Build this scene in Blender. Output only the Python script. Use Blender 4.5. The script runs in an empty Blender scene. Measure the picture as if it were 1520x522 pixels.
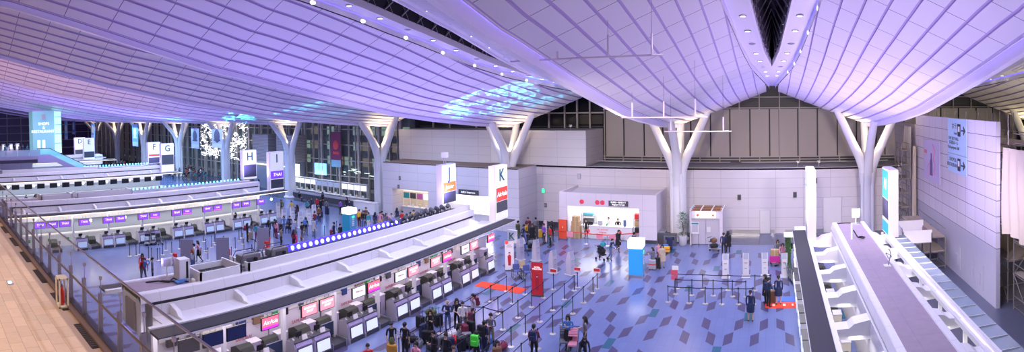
import bpy, bmesh, math, random
from mathutils import Vector, Matrix
random.seed(7)
C = bpy.context.scene.collection
PI = math.pi
D2R = PI/180

# ------------------------------------------------------------------ camera model (central cylindrical panorama, as the photo was stitched)
F, X0, YH, PITCH, ROLL, H = 804.54, 1146.88, 170.25, -0.0224, 0.0075, 11.5
ROT = Matrix.Rotation(ROLL, 3, 'Y') @ Matrix.Rotation(PITCH, 3, 'X')

def ray(px, py):
    az = (px-X0)/F
    return ROT @ Vector((math.sin(az), math.cos(az), (YH-py)/F))

def at(px, py, z=0.0):
    """world point of the photo's pixel at height z (places people and small things on the floor)"""
    d = ray(px, py); t = (z-H)/d.z
    return Vector((t*d.x, t*d.y, z))

# ------------------------------------------------------------------ materials
MATS = {}

def M(name, col=(.8, .8, .8), rough=.5, metal=0., emit=0., ecol=None, alpha=1., spec=None, trans=0.):
    if name in MATS: return MATS[name]
    m = bpy.data.materials.new(name); m.use_nodes = True
    b = m.node_tree.nodes['Principled BSDF']
    b.inputs['Base Color'].default_value = (*col, 1)
    b.inputs['Roughness'].default_value = rough
    b.inputs['Metallic'].default_value = metal
    if spec is not None: b.inputs['Specular IOR Level'].default_value = spec
    if emit:
        b.inputs['Emission Color'].default_value = (*(ecol or col), 1)
        b.inputs['Emission Strength'].default_value = emit
    if alpha < 1: b.inputs['Alpha'].default_value = alpha
    if trans: b.inputs['Transmission Weight'].default_value = trans
    MATS[name] = m
    return m

def mathn(nt, op, a, b=None, c=None):
    n = nt.nodes.new('ShaderNodeMath'); n.operation = op
    for i, v in enumerate((a, b, c)):
        if v is None: continue
        if isinstance(v, (int, float)): n.inputs[i].default_value = v
        else: nt.links.new(v, n.inputs[i])
    return n.outputs[0]

def Mgrid(name, col, line, size, w=.03, off=(0, 0, 0), rough=.5, metal=0., var=0., noise=0., nscale=2., stagger=None, wy=None):
    """panelled surface: thin joints every size[i] metres along each axis, slight tone change per panel"""
    if name in MATS: return MATS[name]
    m = M(name, col, rough, metal); nt = m.node_tree; b = nt.nodes['Principled BSDF']
    g = nt.nodes.new('ShaderNodeNewGeometry'); s = nt.nodes.new('ShaderNodeSeparateXYZ')
    nt.links.new(g.outputs['Position'], s.inputs[0])
    sn = nt.nodes.new('ShaderNodeSeparateXYZ'); nt.links.new(g.outputs['Normal'], sn.inputs[0])
    fac = None; cells = []
    for i in range(3):
        if not size[i]: continue
        v = mathn(nt, 'SUBTRACT', s.outputs[i], off[i])
        v = mathn(nt, 'DIVIDE', v, size[i])
        if stagger and stagger[0] == i:
            q = mathn(nt, 'FLOOR', mathn(nt, 'DIVIDE', mathn(nt, 'SUBTRACT', s.outputs[stagger[1]], off[stagger[1]]), size[stagger[1]]))
            v = mathn(nt, 'ADD', v, mathn(nt, 'MULTIPLY', q, stagger[2]))
        cells.append(mathn(nt, 'FLOOR', v))
        f = mathn(nt, 'FRACT', v)
        l = mathn(nt, 'LESS_THAN', f, (wy if (wy and i == 1) else w)/size[i])
        l = mathn(nt, 'MULTIPLY', l, mathn(nt, 'LESS_THAN', mathn(nt, 'ABSOLUTE', sn.outputs[i]), .8))
        fac = l if fac is None else mathn(nt, 'MAXIMUM', fac, l)
    mix = nt.nodes.new('ShaderNodeMix'); mix.data_type = 'RGBA'
    mix.inputs['A'].default_value = (*col, 1); mix.inputs['B'].default_value = (*line, 1)
    nt.links.new(fac, mix.inputs['Factor'])
    out = mix.outputs['Result']
    if var:
        cb = nt.nodes.new('ShaderNodeCombineXYZ')
        for i, c in enumerate(cells[:3]): nt.links.new(c, cb.inputs[i])
        wn = nt.nodes.new('ShaderNodeTexWhiteNoise'); nt.links.new(cb.outputs[0], wn.inputs['Vector'])
        k = mathn(nt, 'MULTIPLY_ADD', wn.outputs['Value'], var, 1-var/2)
        mm = nt.nodes.new('ShaderNodeMix'); mm.data_type = 'RGBA'; mm.blend_type = 'MULTIPLY'; mm.inputs['Factor'].default_value = 1
        nt.links.new(out, mm.inputs['A'])
        cc = nt.nodes.new('ShaderNodeCombineColor')
        for i in range(3): nt.links.new(k, cc.inputs[i])
        nt.links.new(cc.outputs[0], mm.inputs['B']); out = mm.outputs['Result']
    if noise:
        tn = nt.nodes.new('ShaderNodeTexNoise'); tn.inputs['Scale'].default_value = nscale; tn.inputs['Detail'].default_value = 4
        nt.links.new(g.outputs['Position'], tn.inputs['Vector'])
        k = mathn(nt, 'MULTIPLY_ADD', tn.outputs[0], noise, 1-noise/2)
        mm = nt.nodes.new('ShaderNodeMix'); mm.data_type = 'RGBA'; mm.blend_type = 'MULTIPLY'; mm.inputs['Factor'].default_value = 1
        nt.links.new(out, mm.inputs['A'])
        cc = nt.nodes.new('ShaderNodeCombineColor')
        for i in range(3): nt.links.new(k, cc.inputs[i])
        nt.links.new(cc.outputs[0], mm.inputs['B']); out = mm.outputs['Result']
    nt.links.new(out, b.inputs['Base Color'])
    return m

white = M('white_paint', (.82, .81, .82), .45)
warmwhite = M('warm_white', (.85, .8, .72), .5)
offw = M('off_white', (.72, .7, .72), .5)
lgrey = M('light_grey', (.5, .49, .54), .5)
grey = M('mid_grey', (.28, .28, .31), .5)
dgrey = M('dark_grey', (.07, .07, .085), .5)
charcoal = M('charcoal', (.045, .043, .055), .55)
black = M('black', (.012, .012, .016), .4)
steel = M('steel', (.55, .55, .58), .3, .9)
dsteel = M('dark_steel', (.12, .12, .14), .35, .8)
rubber = M('rubber', (.02, .02, .025), .7)
mauve = Mgrid('mauve_roofing', (.34, .27, .33), (.29, .23, .29), (1.5, 1.2, 0), .02, noise=.25, nscale=3, rough=.8)
red = M('red', (.75, .04, .03), .5)
teal = M('teal', (.02, .3, .36), .45)
olive = M('olive_black', (.05, .055, .045), .5)
lilac = M('lilac_panel', (.58, .5, .68), .45)
cream = M('cream', (.78, .72, .58), .5)
green = M('sign_green', (.05, .35, .08), .5)
glass = M('rail_glass', (.9, .95, 1.), .04, 0, alpha=.03)
eglow = M('lightbox_white', (1, 1, 1), .5, emit=1.6, ecol=(1, .98, .97))
ewarm = M('warm_strip', (1, .9, .7), .5, emit=2.2, ecol=(1, .82, .55))
ewhite = M('white_lamp', (1, 1, 1), .5, emit=6, ecol=(1, .95, .9))
ecyan = M('cyan_lamp', (.2, .8, 1), .5, emit=5, ecol=(.1, .65, 1))

# ------------------------------------------------------------------ mesh builder
class MB:
    def __init__(s): s.v = []; s.f = []; s.m = []; s.mats = []
    def mi(s, m):
        if m not in s.mats: s.mats.append(m)
        return s.mats.index(m)
    def add(s, vs, fs, m):
        o = len(s.v); s.v += [tuple(v) for v in vs]; k = s.mi(m)
        for f in fs: s.f.append(tuple(o+i for i in f)); s.m.append(k)
        return s
    def box(s, x0, x1, y0, y1, z0, z1, m):
        if x0 > x1: x0, x1 = x1, x0
        if y0 > y1: y0, y1 = y1, y0
        v = [(x, y, z) for z in (z0, z1) for y in (y0, y1) for x in (x0, x1)]
        return s.add(v, [(0, 2, 3, 1), (4, 5, 7, 6), (0, 1, 5, 4), (2, 6, 7, 3), (0, 4, 6, 2), (1, 3, 7, 5)], m)
    def rbox(s, x0, x1, y0, y1, z0, z1, m, r=.04):
        """box with bevelled edges (8 chamfered corners)"""
        if x0 > x1: x0, x1 = x1, x0
        if y0 > y1: y0, y1 = y1, y0
        r = min(r, (x1-x0)/2.01, (y1-y0)/2.01, (z1-z0)/2.01)
        bm = bmesh.new()
        bmesh.ops.create_cube(bm, size=1)
        for v in bm.verts:
            v.co = Vector(((x0+x1)/2+v.co.x*(x1-x0), (y0+y1)/2+v.co.y*(y1-y0), (z0+z1)/2+v.co.z*(z1-z0)))
        bmesh.ops.bevel(bm, geom=bm.edges[:], offset=r, segments=2, affect='EDGES', profile=.6)
        bm.verts.index_update()
        s.add([v.co[:] for v in bm.verts], [[v.index for v in f.verts] for f in bm.faces], m); bm.free()
        return s
    def quad(s, pts, m): return s.add(pts, [tuple(range(len(pts)))], m)
    def prism(s, prof, axis, a, b, m):
        """profile (list of 2D) extruded along axis 'x','y','z' from a to b"""
        n = len(prof)
        def P(p, t):
            return {'x': (t, p[0], p[1]), 'y': (p[0], t, p[1]), 'z': (p[0], p[1], t)}[axis]
        vs = [P(p, a) for p in prof]+[P(p, b) for p in prof]
        fs = [tuple(range(n))[::-1], tuple(range(n, 2*n))]+[(i, (i+1) % n, n+(i+1) % n, n+i) for i in range(n)]
        return s.add(vs, fs, m)
    def tube(s, pts, r, m, n=8, cap=True):
        pts = [Vector(p) for p in pts]
        rs = r if isinstance(r, (list, tuple)) else [r]*len(pts)
        rings = []; up = None
        for i, p in enumerate(pts):
            d = (pts[min(i+1, len(pts)-1)]-pts[max(i-1, 0)]).normalized()
            if up is None:
                up = Vector((0, 0, 1)) if abs(d.z) < .9 else Vector((1, 0, 0))
            a = d.cross(up).normalized(); bb = a.cross(d).normalized(); up = bb
            rings.append([p+(a*math.cos(2*PI*k/n)+bb*math.sin(2*PI*k/n))*rs[i] for k in range(n)])
        vs = [v for R in rings for v in R]
        fs = [(i*n+k, i*n+(k+1) % n, (i+1)*n+(k+1) % n, (i+1)*n+k) for i in range(len(pts)-1) for k in range(n)]
        if cap: fs += [tuple(range(n))[::-1], tuple((len(pts)-1)*n+k for k in range(n))]
        return s.add(vs, fs, m)
    def lathe(s, prof, c, m, n=16, sx=1, sy=1):
        """profile [(r,z)] spun round the vertical through c"""
        vs = [(c[0]+r*sx*math.cos(2*PI*k/n), c[1]+r*sy*math.sin(2*PI*k/n), c[2]+z) for r, z in prof for k in range(n)]
        fs = [(i*n+k, i*n+(k+1) % n, (i+1)*n+(k+1) % n, (i+1)*n+k) for i in range(len(prof)-1) for k in range(n)]
        fs += [tuple(range(n))[::-1], tuple((len(prof)-1)*n+k for k in range(n))]
        return s.add(vs, fs, m)
    def ball(s, c, r, m, sx=1, sy=1, sz=1, n=10):
        prof = [(max(.001, math.sin(PI*i/6))*r, -math.cos(PI*i/6)*r*sz) for i in range(7)]
        return s.lathe(prof, c, m, n, sx, sy)
    def wheel(s, c, r, w, m, axis='y', n=14):
        a = Vector((0, 1, 0)) if axis == 'y' else Vector((1, 0, 0))
        c = Vector(c)
        return s.tube([c-a*w/2, c+a*w/2], r, m, n)
    def build(s, name, parent=None, smooth=False, loc=None, rotz=0):
        me = bpy.data.meshes.new(name); me.from_pydata(s.v, [], s.f); me.update()
        for m in s.mats: me.materials.append(m)
        me.polygons.foreach_set('material_index', s.m)
        if smooth:
            me.polygons.foreach_set('use_smooth', [True]*len(me.polygons))
            try: me.set_sharp_from_angle(angle=.6)
            except Exception: pass
        o = bpy.data.objects.new(name, me); C.objects.link(o)
        if parent: o.parent = parent
        if loc is not None: o.location = loc
        if rotz: o.rotation_euler = (0, 0, rotz)
        return o

LABELS = {}
def tag(o, label, cat, group=None, kind=None):
    if label: o['label'] = label
    if cat: o['category'] = cat
    if group: o['group'] = group
    if kind: o['kind'] = kind
    if label: LABELS.setdefault(label, []).append(o.name)
    return o
def thing(name, label, cat, loc=(0, 0, 0), rotz=0, group=None):
    o = bpy.data.objects.new(name, None); C.objects.link(o); o.empty_display_size = .2
    o.location = loc; o.rotation_euler = (0, 0, rotz)
    return tag(o, label, cat, group)
def struct(o, label=None, cat=None):
    o['kind'] = 'structure'
    if label: o['label'] = label
    if cat: o['category'] = cat
    return o
KIDS = {}
def kids(o):
    return [c for c in o.children]
def dup(root, loc, rotz, label, group=None):
    r = root.copy(); C.objects.link(r); r.location = loc; r.rotation_euler = (0, 0, rotz)
    r['label'] = label; LABELS.setdefault(label, []).append(r.name)
    if group: r['group'] = group
    for ch in list(root.children):
        c = ch.copy(); C.objects.link(c); c.parent = r
        for g in list(ch.children):
            d = g.copy(); C.objects.link(d); d.parent = c
    return r

FACE = {'+x': (PI/2, 0, PI/2), '-x': (PI/2, 0, -PI/2), '-y': (PI/2, 0, 0), '+y': (PI/2, 0, PI), 'up': (0, 0, 0)}
TXT = {}
def text(name, s, size, loc, face, mat, parent=None, align='CENTER', bold=0., sx=1., shear=0.):
    c = bpy.data.curves.new(name, 'FONT'); c.body = s; c.size = size; c.align_x = align; c.align_y = 'CENTER'
    c.extrude = .004; c.offset = bold; c.shear = shear; c.resolution_u = 3
    c.materials.append(mat)
    key = (s, size, align, bold, shear, mat.name)
    if key not in TXT:
        q = bpy.data.objects.new(name, c); C.objects.link(q)
        m_ = bpy.data.meshes.new_from_object(q.evaluated_get(bpy.context.evaluated_depsgraph_get())); m_.name = name
        bpy.data.objects.remove(q); TXT[key] = m_
    o = bpy.data.objects.new(name, TXT[key]); C.objects.link(o)
    o.location = loc; o.rotation_euler = FACE[face] if isinstance(face, str) else face
    o.scale = (sx, 1, 1)
    if parent: o.parent = parent
    return o

ORD = ['first', 'second', 'third', 'fourth', 'fifth', 'sixth', 'seventh', 'eighth', 'ninth', 'tenth', 'eleventh', 'twelfth', 'thirteenth', 'fourteenth', 'fifteenth', 'sixteenth', 'seventeenth', 'eighteenth', 'nineteenth', 'twentieth']
def interp(tab, y):
    if y <= tab[0][0]: return tab[0][1]
    for (a, p), (b, q) in zip(tab, tab[1:]):
        if y <= b: return p+(q-p)*(y-a)/(b-a)
    return tab[-1][1]

# ------------------------------------------------------------------ camera
cd = bpy.data.cameras.new('camera'); cam = bpy.data.objects.new('camera', cd); C.objects.link(cam)
bpy.context.scene.camera = cam
cd.type = 'PANO'; cd.panorama_type = 'CENTRAL_CYLINDRICAL'
cd.central_cylindrical_range_u_min = (0-X0)/F; cd.central_cylindrical_range_u_max = (1520-X0)/F
cd.central_cylindrical_range_v_min = (YH-522)/F; cd.central_cylindrical_range_v_max = YH/F
cd.central_cylindrical_radius = 1
cam.matrix_world = Matrix.Translation((0, 0, H)) @ ROT.to_4x4() @ Matrix.Rotation(PI/2, 4, 'X')
cd.clip_end = 1000

# ------------------------------------------------------------------ floor
floor_m = Mgrid('floor_tile', (.145, .18, .355), (.115, .15, .3), (.435, 1.25, 0), .014, rough=.2, var=.05, noise=.18, nscale=.7)
rhomb_m = M('floor_tile_mauve', (.07, .062, .14), .25)
fgreen_m = M('floor_tile_green', (.03, .11, .18), .25)
fb = MB()
fb.box(-170, 8.3, -14, 43.6, -.3, 0, floor_m); fb.box(8.3, 34, -14, 43.6, -.3, 0, Mgrid('floor_corridor', (.1, .11, .17), (.07, .08, .13), (1.2, 1.2, 0), .02, rough=.3))
fb.box(-170, 34, 43.6, 54, -.3, 0, Mgrid('floor_wall_band', (.075, .09, .16), (.06, .075, .13), (1.2, 1.2, 0), .015, rough=.25))
P = 1.29
for k in range(-44, 12):
    bx = -5.05+k*P
    if bx > 7.6 or bx < -35: continue
    typ = (k//2) % 2
    for n in range(-7, 4):
        y0 = 25.3+n*4.2
        t = typ ^ (n % 2)
        if y0 < 2 or y0 > 40: continue
        if bx < -22.5 and bx > -25 : pass
        w = .42; z = .004
        h = 1.2; dsh = .42
        if t == 0:
            for (xx, yy) in ((bx, y0+1.75), (bx+.43, y0)):
                fb.quad([(xx, yy+dsh, z), (xx+w, yy, z), (xx+w, yy+h, z), (xx, yy+h+dsh, z)], rhomb_m)
        else:
            for (xx, yy) in ((bx, y0), (bx+.43, y0+1.75)):
                fb.quad([(xx, yy, z), (xx+w, yy+dsh, z), (xx+w, yy+h+dsh, z), (xx, yy+h, z)], rhomb_m)
        if (k*7+n*5) % 4 == 1:
            fb.quad([(bx-.43, y0+3.0, z), (bx-.02, y0+3.0, z), (bx-.02, y0+4.15, z), (bx-.43, y0+4.15, z)], fgreen_m)
struct(fb.build('floor'), 'glossy blue grey tiled hall floor with mauve diamond inlays', 'floor')

# ------------------------------------------------------------------ roof
KZ = [(-20, 19), (-10, 18.3), (0, 17.3), (4, 16.7), (10.6, 14.85), (14.6, 13.8), (16, 13.55), (19, 12.95), (21.75, 12.42), (24, 12.03), (28.8, 11.2), (33.5, 10.65), (40, 10.05), (45.6, 9.72), (47, 9.66)]
MS = [(-20, .4), (0, .45), (14, .52), (19, .53), (23, .52), (30, .46), (36, .42), (45.6, .375)]
BW = [(-20, 2.4), (0, 2.6), (10, 2.45), (22, 2.0), (26, 1.75), (33, 1.3), (40, .6), (44, .3), (45.6, .25)]
SW = [(-20, 1.5), (0, 1.5), (10, 1.3), (23, .82), (30, .4), (34, .02)]
def keelx(j):
    return 7.95-PER*j+(-.35 if j >= 1 else .35)
def rz(u, y):
    """underside height at distance u (0..8) from the keel"""
    return interp(KZ, y)+interp(MS, y)*(u-.3)-.012*(8-u)*u*.3
PER = 15.96
roof_m = Mgrid('roof_panel', (.74, .72, .76), (.16, .12, .2), (0, 2.1, 0), .035, off=(0, .25, 0), rough=.55)
groove_m = M('roof_groove', (.44, .36, .6), .6)  # violet light in the recesses is put into this colour
cove_m = M('cove_led', (.5, .45, .9), .5, emit=.55, ecol=(.3, .22, 1))
cove2_m = M('cove_led_blue', (.4, .4, .9), .5, emit=.9, ecol=(.16, .12, 1))
beam_m = M('keel_beam_white', (.82, .8, .84), .4)
NR = 10; UW = .74; U0 = .42; ST = .7
ys = []
y = -12.0
while y < 46.9:
    ys.append(y); y += ST
ys.append(47.0)
for j in range(-2, 10):
    kx = keelx(j); u0 = U0 if j in (0, 1) else .34; kf = u0/.42
    for side in (-1, 1):
        if (j == -2 and side > 0) or (j == 9 and side < 0): continue
        nb = keelx(j-side); HW = abs(nb-kx)/2
        mb = MB()
        for i in range(NR):
            ua = u0+i*UW
            for a, b in zip(ys, ys[1:]):
                la, lb = HW-interp(BW, a), HW-interp(BW, b)
                if ua >= la and ua >= lb: continue
                g = .06; d = .035
                a0, b0 = min(ua, la), min(ua, lb)
                a1, b1 = min(ua+g, la), min(ua+g, lb)
                a2, b2 = min(ua+UW, la), min(ua+UW, lb)
                X = lambda u: kx+side*u
                # recess between rows, then the row panel
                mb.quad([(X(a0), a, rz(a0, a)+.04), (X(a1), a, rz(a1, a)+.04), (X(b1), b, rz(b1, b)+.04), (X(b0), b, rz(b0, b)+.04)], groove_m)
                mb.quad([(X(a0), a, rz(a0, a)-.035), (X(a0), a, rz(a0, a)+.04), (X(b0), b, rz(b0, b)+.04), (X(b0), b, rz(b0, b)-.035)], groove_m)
                
                mb.quad([(X(a1), a, rz(a1, a)+.04), (X(a2), a, rz(a2, a)-.035), (X(b2), b, rz(b2, b)-.035), (X(b1), b, rz(b1, b)+.04)], roof_m)
        # far edge: scalloped end face of the rows, and a light-tight top skin
        for i in range(NR):
            ua = u0+i*UW; ub = min(ua+UW, HW-.05)
            mb.quad([(X(ua), 47.0, rz(ua, 47.0)), (X(ub), 47.0, rz(ub, 47.0)), (X(ub), 47.0, rz(ub, 47.0)+.5), (X(ua), 47.0, rz(ua, 47.0)+.5)], offw)
        mb.quad([(kx, -12, 22), (kx+side*HW, -12, 24), (kx+side*HW, 47.0, 15.6), (kx, 47.0, 10.6)], dgrey)
        struct(mb.build('ceiling'), 'lilac lit roof wave of stepped white panels', 'roof')
    # keel: recessed troughs (violet led strip lies in them) either side of a white beam
    mb = MB()
    prof = [(-.44, .02), (-.42, .16), (-.16, .16), (-.14, -.3), (.14, -.3), (.16, .16), (.42, .16), (.44, .02)]
    for a, b in zip(ys, ys[1:]):
        za, zb = interp(KZ, a), interp(KZ, b)
        for (p, q) in zip(prof, prof[1:]):
            mb.quad([(kx+p[0]*kf, a, za+p[1]*kf), (kx+q[0]*kf, a, za+q[1]*kf), (kx+q[0]*kf, b, zb+q[1]*kf), (kx+p[0]*kf, b, zb+p[1]*kf)], cove_m if abs(p[1]-.16)+abs(q[1]-.16) < .01 else beam_m)
    struct(mb.build('trim_%d' % (j+3)), 'long white keel beam along the bottom of a roof wave', 'roof beam')
    # ridge: raised flat soffit with the long dark opening
    if j == 9: continue
    rx = (kx+keelx(j+1))/2; HW = abs(kx-keelx(j+1))/2
    mb = MB()
    soff = M('soffit_white', (.78, .76, .8), .5)
    slotm = M('slot_dark', (.03, .03, .04), .7)
    trs = M('truss_grey', (.3, .28, .3), .5)
    for a, b in zip(ys, ys[1:]):
        ba, bb = interp(BW, a), interp(BW, b); sa, sb = interp(SW, a), interp(SW, b)
        if a > 34: sa = 0
        if b > 34: sb = 0
        za, zb = rz(HW-ba, a)+.38, rz(HW-bb, b)+.38
        for s in (-1, 1):
            mb.quad([(rx+s*ba, a, za-.36), (rx+s*bb, b, zb-.36), (rx+s*bb, b, zb-.08), (rx+s*ba, a, za-.08)], soff)
            mb.quad([(rx+s*ba, a, za-.08), (rx+s*bb, b, zb-.08), (rx+s*bb, b, zb), (rx+s*ba, a, za)], cove2_m)
            mb.quad([(rx+s*ba, a, za), (rx+s*bb, b, zb), (rx+s*sb, b, zb), (rx+s*sa, a, za)], soff)
            if sa > 0 or sb > 0:
                # upstand lip and the dark shaft above the opening
                mb.quad([(rx+s*sa, a, za-.12), (rx+s*sb, b, zb-.12), (rx+s*sb, b, zb+.25), (rx+s*sa, a, za+.25)], beam_m)
                mb.quad([(rx+s*(sa+.1), a, za-.12), (rx+s*(sb+.1), b, zb-.12), (rx+s*sb, b, zb-.12), (rx+s*sa, a, za-.12)], beam_m)
                mb.quad([(rx+s*(sa+.1), a, za-.12), (rx+s*(sb+.1), b, zb-.12), (rx+s*(sb+.1), b, zb), (rx+s*(sa+.1), a, za)], beam_m)
                mb.quad([(rx+s*sa, a, za+.25), (rx+s*sb, b, zb+.25), (rx+s*sb, b, zb+2.6), (rx+s*sa, a, za+2.6)], slotm)
        if sa > 0 or sb > 0:
            mb.quad([(rx-sa, a, za+2.6), (rx-sb, b, zb+2.6), (rx+sb, b, zb+2.6), (rx+sa, a, za+2.6)], slotm)
    o = struct(mb.build('ceiling'), 'flat white soffit strip around a dark roof opening', 'roof')
    if j in (-1, 0, 1):
        # trusses in the opening: chevron members and a top rail each side
        mb = MB()
        y = 8.0
        while y < 33:
            s = interp(SW, y); z = rz(7.98-interp(BW, y), y)+.38
            mb.tube([(rx-s, y-1.2, z+.5), (rx, y, z+1.9), (rx+s, y-1.2, z+.5)], .045, trs, 4)
            for sd in (-1, 1):
                s2 = interp(SW, y+.6); z2 = rz(7.98-interp(BW, y+.6), y+.6)+.38
                mb.tube([(rx+sd*s*.98, y, z+.2), (rx+sd*s2*.98, y+.6, z2+1.1)], .02, trs, 4)
                mb.tube([(rx+sd*s*.98, y, z+1.1), (rx+sd*s2*.98, y+.6, z2+.2)], .02, trs, 4)
            y += 1.2
        t = mb.build('roof_truss')
        tag(t, ['', 'grey steel truss inside the dark roof opening over the left aisles', 'grey steel truss inside the dark roof opening above the blue totem'][j+1] if j != -1 else 'grey steel truss inside the dark roof opening at the right', 'truss')
    if j in (0, 1):
        for n in range(7):
            yy = 16.5+n*3.2; sd = -1 if j == 1 else 1
            b, z = interp(BW, yy), rz(HW-interp(BW, yy), yy)
            t = MB().ball((0, 0, 0), .2, M('cove_glow', (1, 1, 1), .5, emit=1.6, ecol=(1, .97, .95)), sx=.25, sz=.5, n=12).build('cove_lamp', loc=(rx+sd*(b+.02), yy, z+.12))
            tag(t, '%s glowing cove lamp from the near end along the %s roof opening' % (ORD[n], 'left' if j == 1 else 'middle'), 'lamp', 'cove lamps of the roof')
    # recessed downlights in the soffit
    for n in range(13):
        yy = 14+n*2.1
        if j not in (-1, 0, 1): continue
        b, s = interp(BW, yy), (interp(SW, yy) if yy < 34 else 0)
        for sd in (-1, 1):
            if b-s < .3: continue
            dxx = (b+s)/2
            z = rz(HW-b, yy)+.38
            mb = MB()
            mb.lathe([(.16, -.03), (.18, 0), (.18, .02)], (0, 0, 0), lgrey, 12)
            on = (n % 3 != 1)
            side_name = 'left' if sd < 0 else 'right'
            dl = mb.build('downlight', loc=(rx+sd*dxx, yy, z-.005))
            tag(dl, '%s downlight from the far end, %s soffit of the %s roof opening' % (ORD[12-n], side_name, {-1: 'right', 0: 'middle', 1: 'left'}[j]), 'downlight', 'downlights in the roof soffits')
            lens = MB().lathe([(.11, -.035), (.11, -.03)], (0, 0, 0), ewhite if on else dgrey, 10).build('lens', dl)
# ------------------------------------------------------------------ walls
wall_m = Mgrid('wall_panel', (.66, .62, .66), (.42, .39, .43), (2.42, 0, .87), .025, off=(.2, 0, .5), rough=.5, var=.04)
wallx_m = Mgrid('wall_panel_side', (.66, .62, .68), (.42, .39, .43), (0, 1.8, .87), .025, off=(0, .2, .5), rough=.5, var=.04)
b = MB(); b.box(-22.3, 12.3, 47.5, 47.9, 0, 5.76, wall_m); b.box(-22.3, 12.3, 47.5, 52.6, 5.6, 5.74, grey)
struct(b.build('wall_back'), 'pale panelled hall wall behind the shop and kiosk', 'wall')
b = MB(); b.box(-22.2, -9.6, 47.45, 47.5, 0, .35, dsteel); b.box(-3.9, .1, 47.44, 47.5, 0, .35, steel); b.box(1.0, 7, 47.44, 47.5, 0, .35, steel)
struct(b.build('baseboard_back'))
# flush door in the back wall
def wall_door(n, x, w, h, m=offw):
    b = MB(); b.box(x-w/2-.06, x+w/2+.06, 47.44, 47.5, 0, h+.06, lgrey); b.box(x-w/2, x+w/2, 47.4, 47.46, .02, h, m)
    o = struct(b.build('door_%d' % n), 'plain pale door in the back wall', 'door')
    MB().tube([(x-w/2+.1, 47.38, 1.0), (x-w/2+.24, 47.36, 1.0)], .02, steel, 6).build('door_handle', o)
wall_door(1, -.75, .85, 2.05)
wall_door(2, 5.2, 1.6, 3.1); wall_door(3, 3.2, .9, 2.1, warmwhite)
# left block: two storeys
b = MB(); b.box(-38.4, -22.2, 43.6, 52, 3.05, 5.76, wall_m)
b.box(-38.4, -37.1, 43.6, 52, 0, 3.05, wall_m); b.box(-32.4, -29.6, 43.6, 52, 0, 3.05, wall_m); b.box(-25.0, -22.2, 43.6, 52, 0, 3.05, wall_m)
b.box(-38.3, -22.3, 43.6, 52, 5.7, 5.80, M('roof_brown', (.2, .15, .13), .8))
struct(b.build('wall_left_block'), 'pale panelled two bay block wall left of the back wall', 'wall')
b = MB(); b.box(-37.1, -32.4, 47, 47.2, 0, 3.05, cream); b.box(-29.6, -25.0, 46.6, 46.8, 0, 3.05, M('bright_room', (.9, .88, .88), .5))
struct(b.build('wall_recess'), 'back walls of the two lit counter recesses', 'wall')
b = MB(); b.box(-39.0, -17.0, 47.2, 52.4, 5.78, 9.1, Mgrid('wall_upper', (.62, .6, .62), (.42, .4, .42), (2.9, 2.5, .86), .025, off=(.4, .3, .55), rough=.5))
b.box(-27.1, -25.7, 47.14, 47.2, 5.85, 8.3, lgrey); b.box(-27.04, -25.76, 47.12, 47.16, 5.9, 8.25, offw)
struct(b.build('wall_upper_block'), 'pale panelled upper block set back above the counters', 'wall')
# upper panel wall with dark joints
b = MB(); b.box(-17, 30, 52.9, 53.1, 5.7, 16, dgrey)
struct(b.build('wall_upper_back'), 'dark recessed upper wall behind the grey panels', 'wall')
pan = M('grey_beige_panel', (.5, .46, .44), .6)
xx = -16.7; n = 0
for w in (1.95, 2.1, 1.9, .8, 2.0, 1.95, 1.9, 1.95, 1.9, .95, 1.8, 1.9, 1.95, 1.9, 1.95, .9, 1.95, 1.9, 1.95, 1.9, 1.95, 1.9, 1.9, .95):
    if xx > 28: break
    b = MB(); b.box(xx, xx+w-.14, 52.5, 52.6, 6.25, 10.87, pan); b.box(xx, xx+w-.14, 52.47, 52.5, 6.25, 6.31, lgrey); b.box(xx, xx+w-.14, 52.47, 52.5, 10.81, 10.87, lgrey)
    struct(b.build('wall_panel'), 'tall grey beige panel of the upper back wall', 'wall panel')
    xx += w
b = MB()
for x in [-16.9+1.95*i for i in range(24)]: b.box(x-.05, x+.05, 52.55, 52.75, 5.8, 15.5, pan)
for z in (5.95, 6.2, 10.95, 12.0, 13.1): b.box(-17, 30, 52.52, 52.7, z, z+.1, pan)
b.box(-40, -17, 52.5, 52.7, 10.6, 10.75, pan); b.box(-40, -17, 52.5, 52.7, 9.2, 9.3, dgrey)
for x in (-38, -35.6, -32, -28, -25.5, -23, -21.2, -19.8, -18.4): b.box(x-.08, x+.08, 52.4, 52.6, 9.1, 15, pan)
struct(b.build('window_4'), 'dark clerestory glazing frame over the back wall', 'window')
b = MB(); b.box(-42, -17, 53.0, 53.1, 5.7, 16, M('night_glass', (.02, .022, .028), .12))
o = struct(b.build('window_5'), 'dark glass above the upper block', 'window')
b = MB(); b.box(-20.1, -17.2, 52.9, 52.97, 9.5, 10.4, M('night_reflection_panel', (.06, .05, .04), .3)); b.build('pane', o)
# dark ledge with pipes between lower and upper wall
b = MB(); b.tube([(-17, 50.6, 5.95), (-4, 50.6, 5.95)], .05, lgrey, 6); b.tube([(-3, 51, 5.9), (11, 51, 5.9)], .06, lgrey, 6)
tag(b.build('ledge_pipe'), 'thin grey service pipes lying on the ledge of the back wall', 'pipe')
for i, (x, nm) in enumerate(((-20.6, 'left'), (2.2, 'middle'), (4.1, 'right'), (-19.0, 'upper block'))):
    b = MB(); z0 = 9.1 if i == 3 else 5.76; yy = 48.5 if i != 0 else 47.9
    b.tube([(0, 0, 0), (0, 0, .35)], .03, lgrey, 6); b.rbox(-.14, .14, -.1, .1, .3, .5, white, .03)
    b.tube([(-.1, -.1, .4), (-.1, -.2, .38)], .05, dgrey, 8)
    tag(b.build('roof_camera', loc=(x, yy, z0)), 'small white camera on a stub post, %s ledge position' % nm, 'camera')
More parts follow.
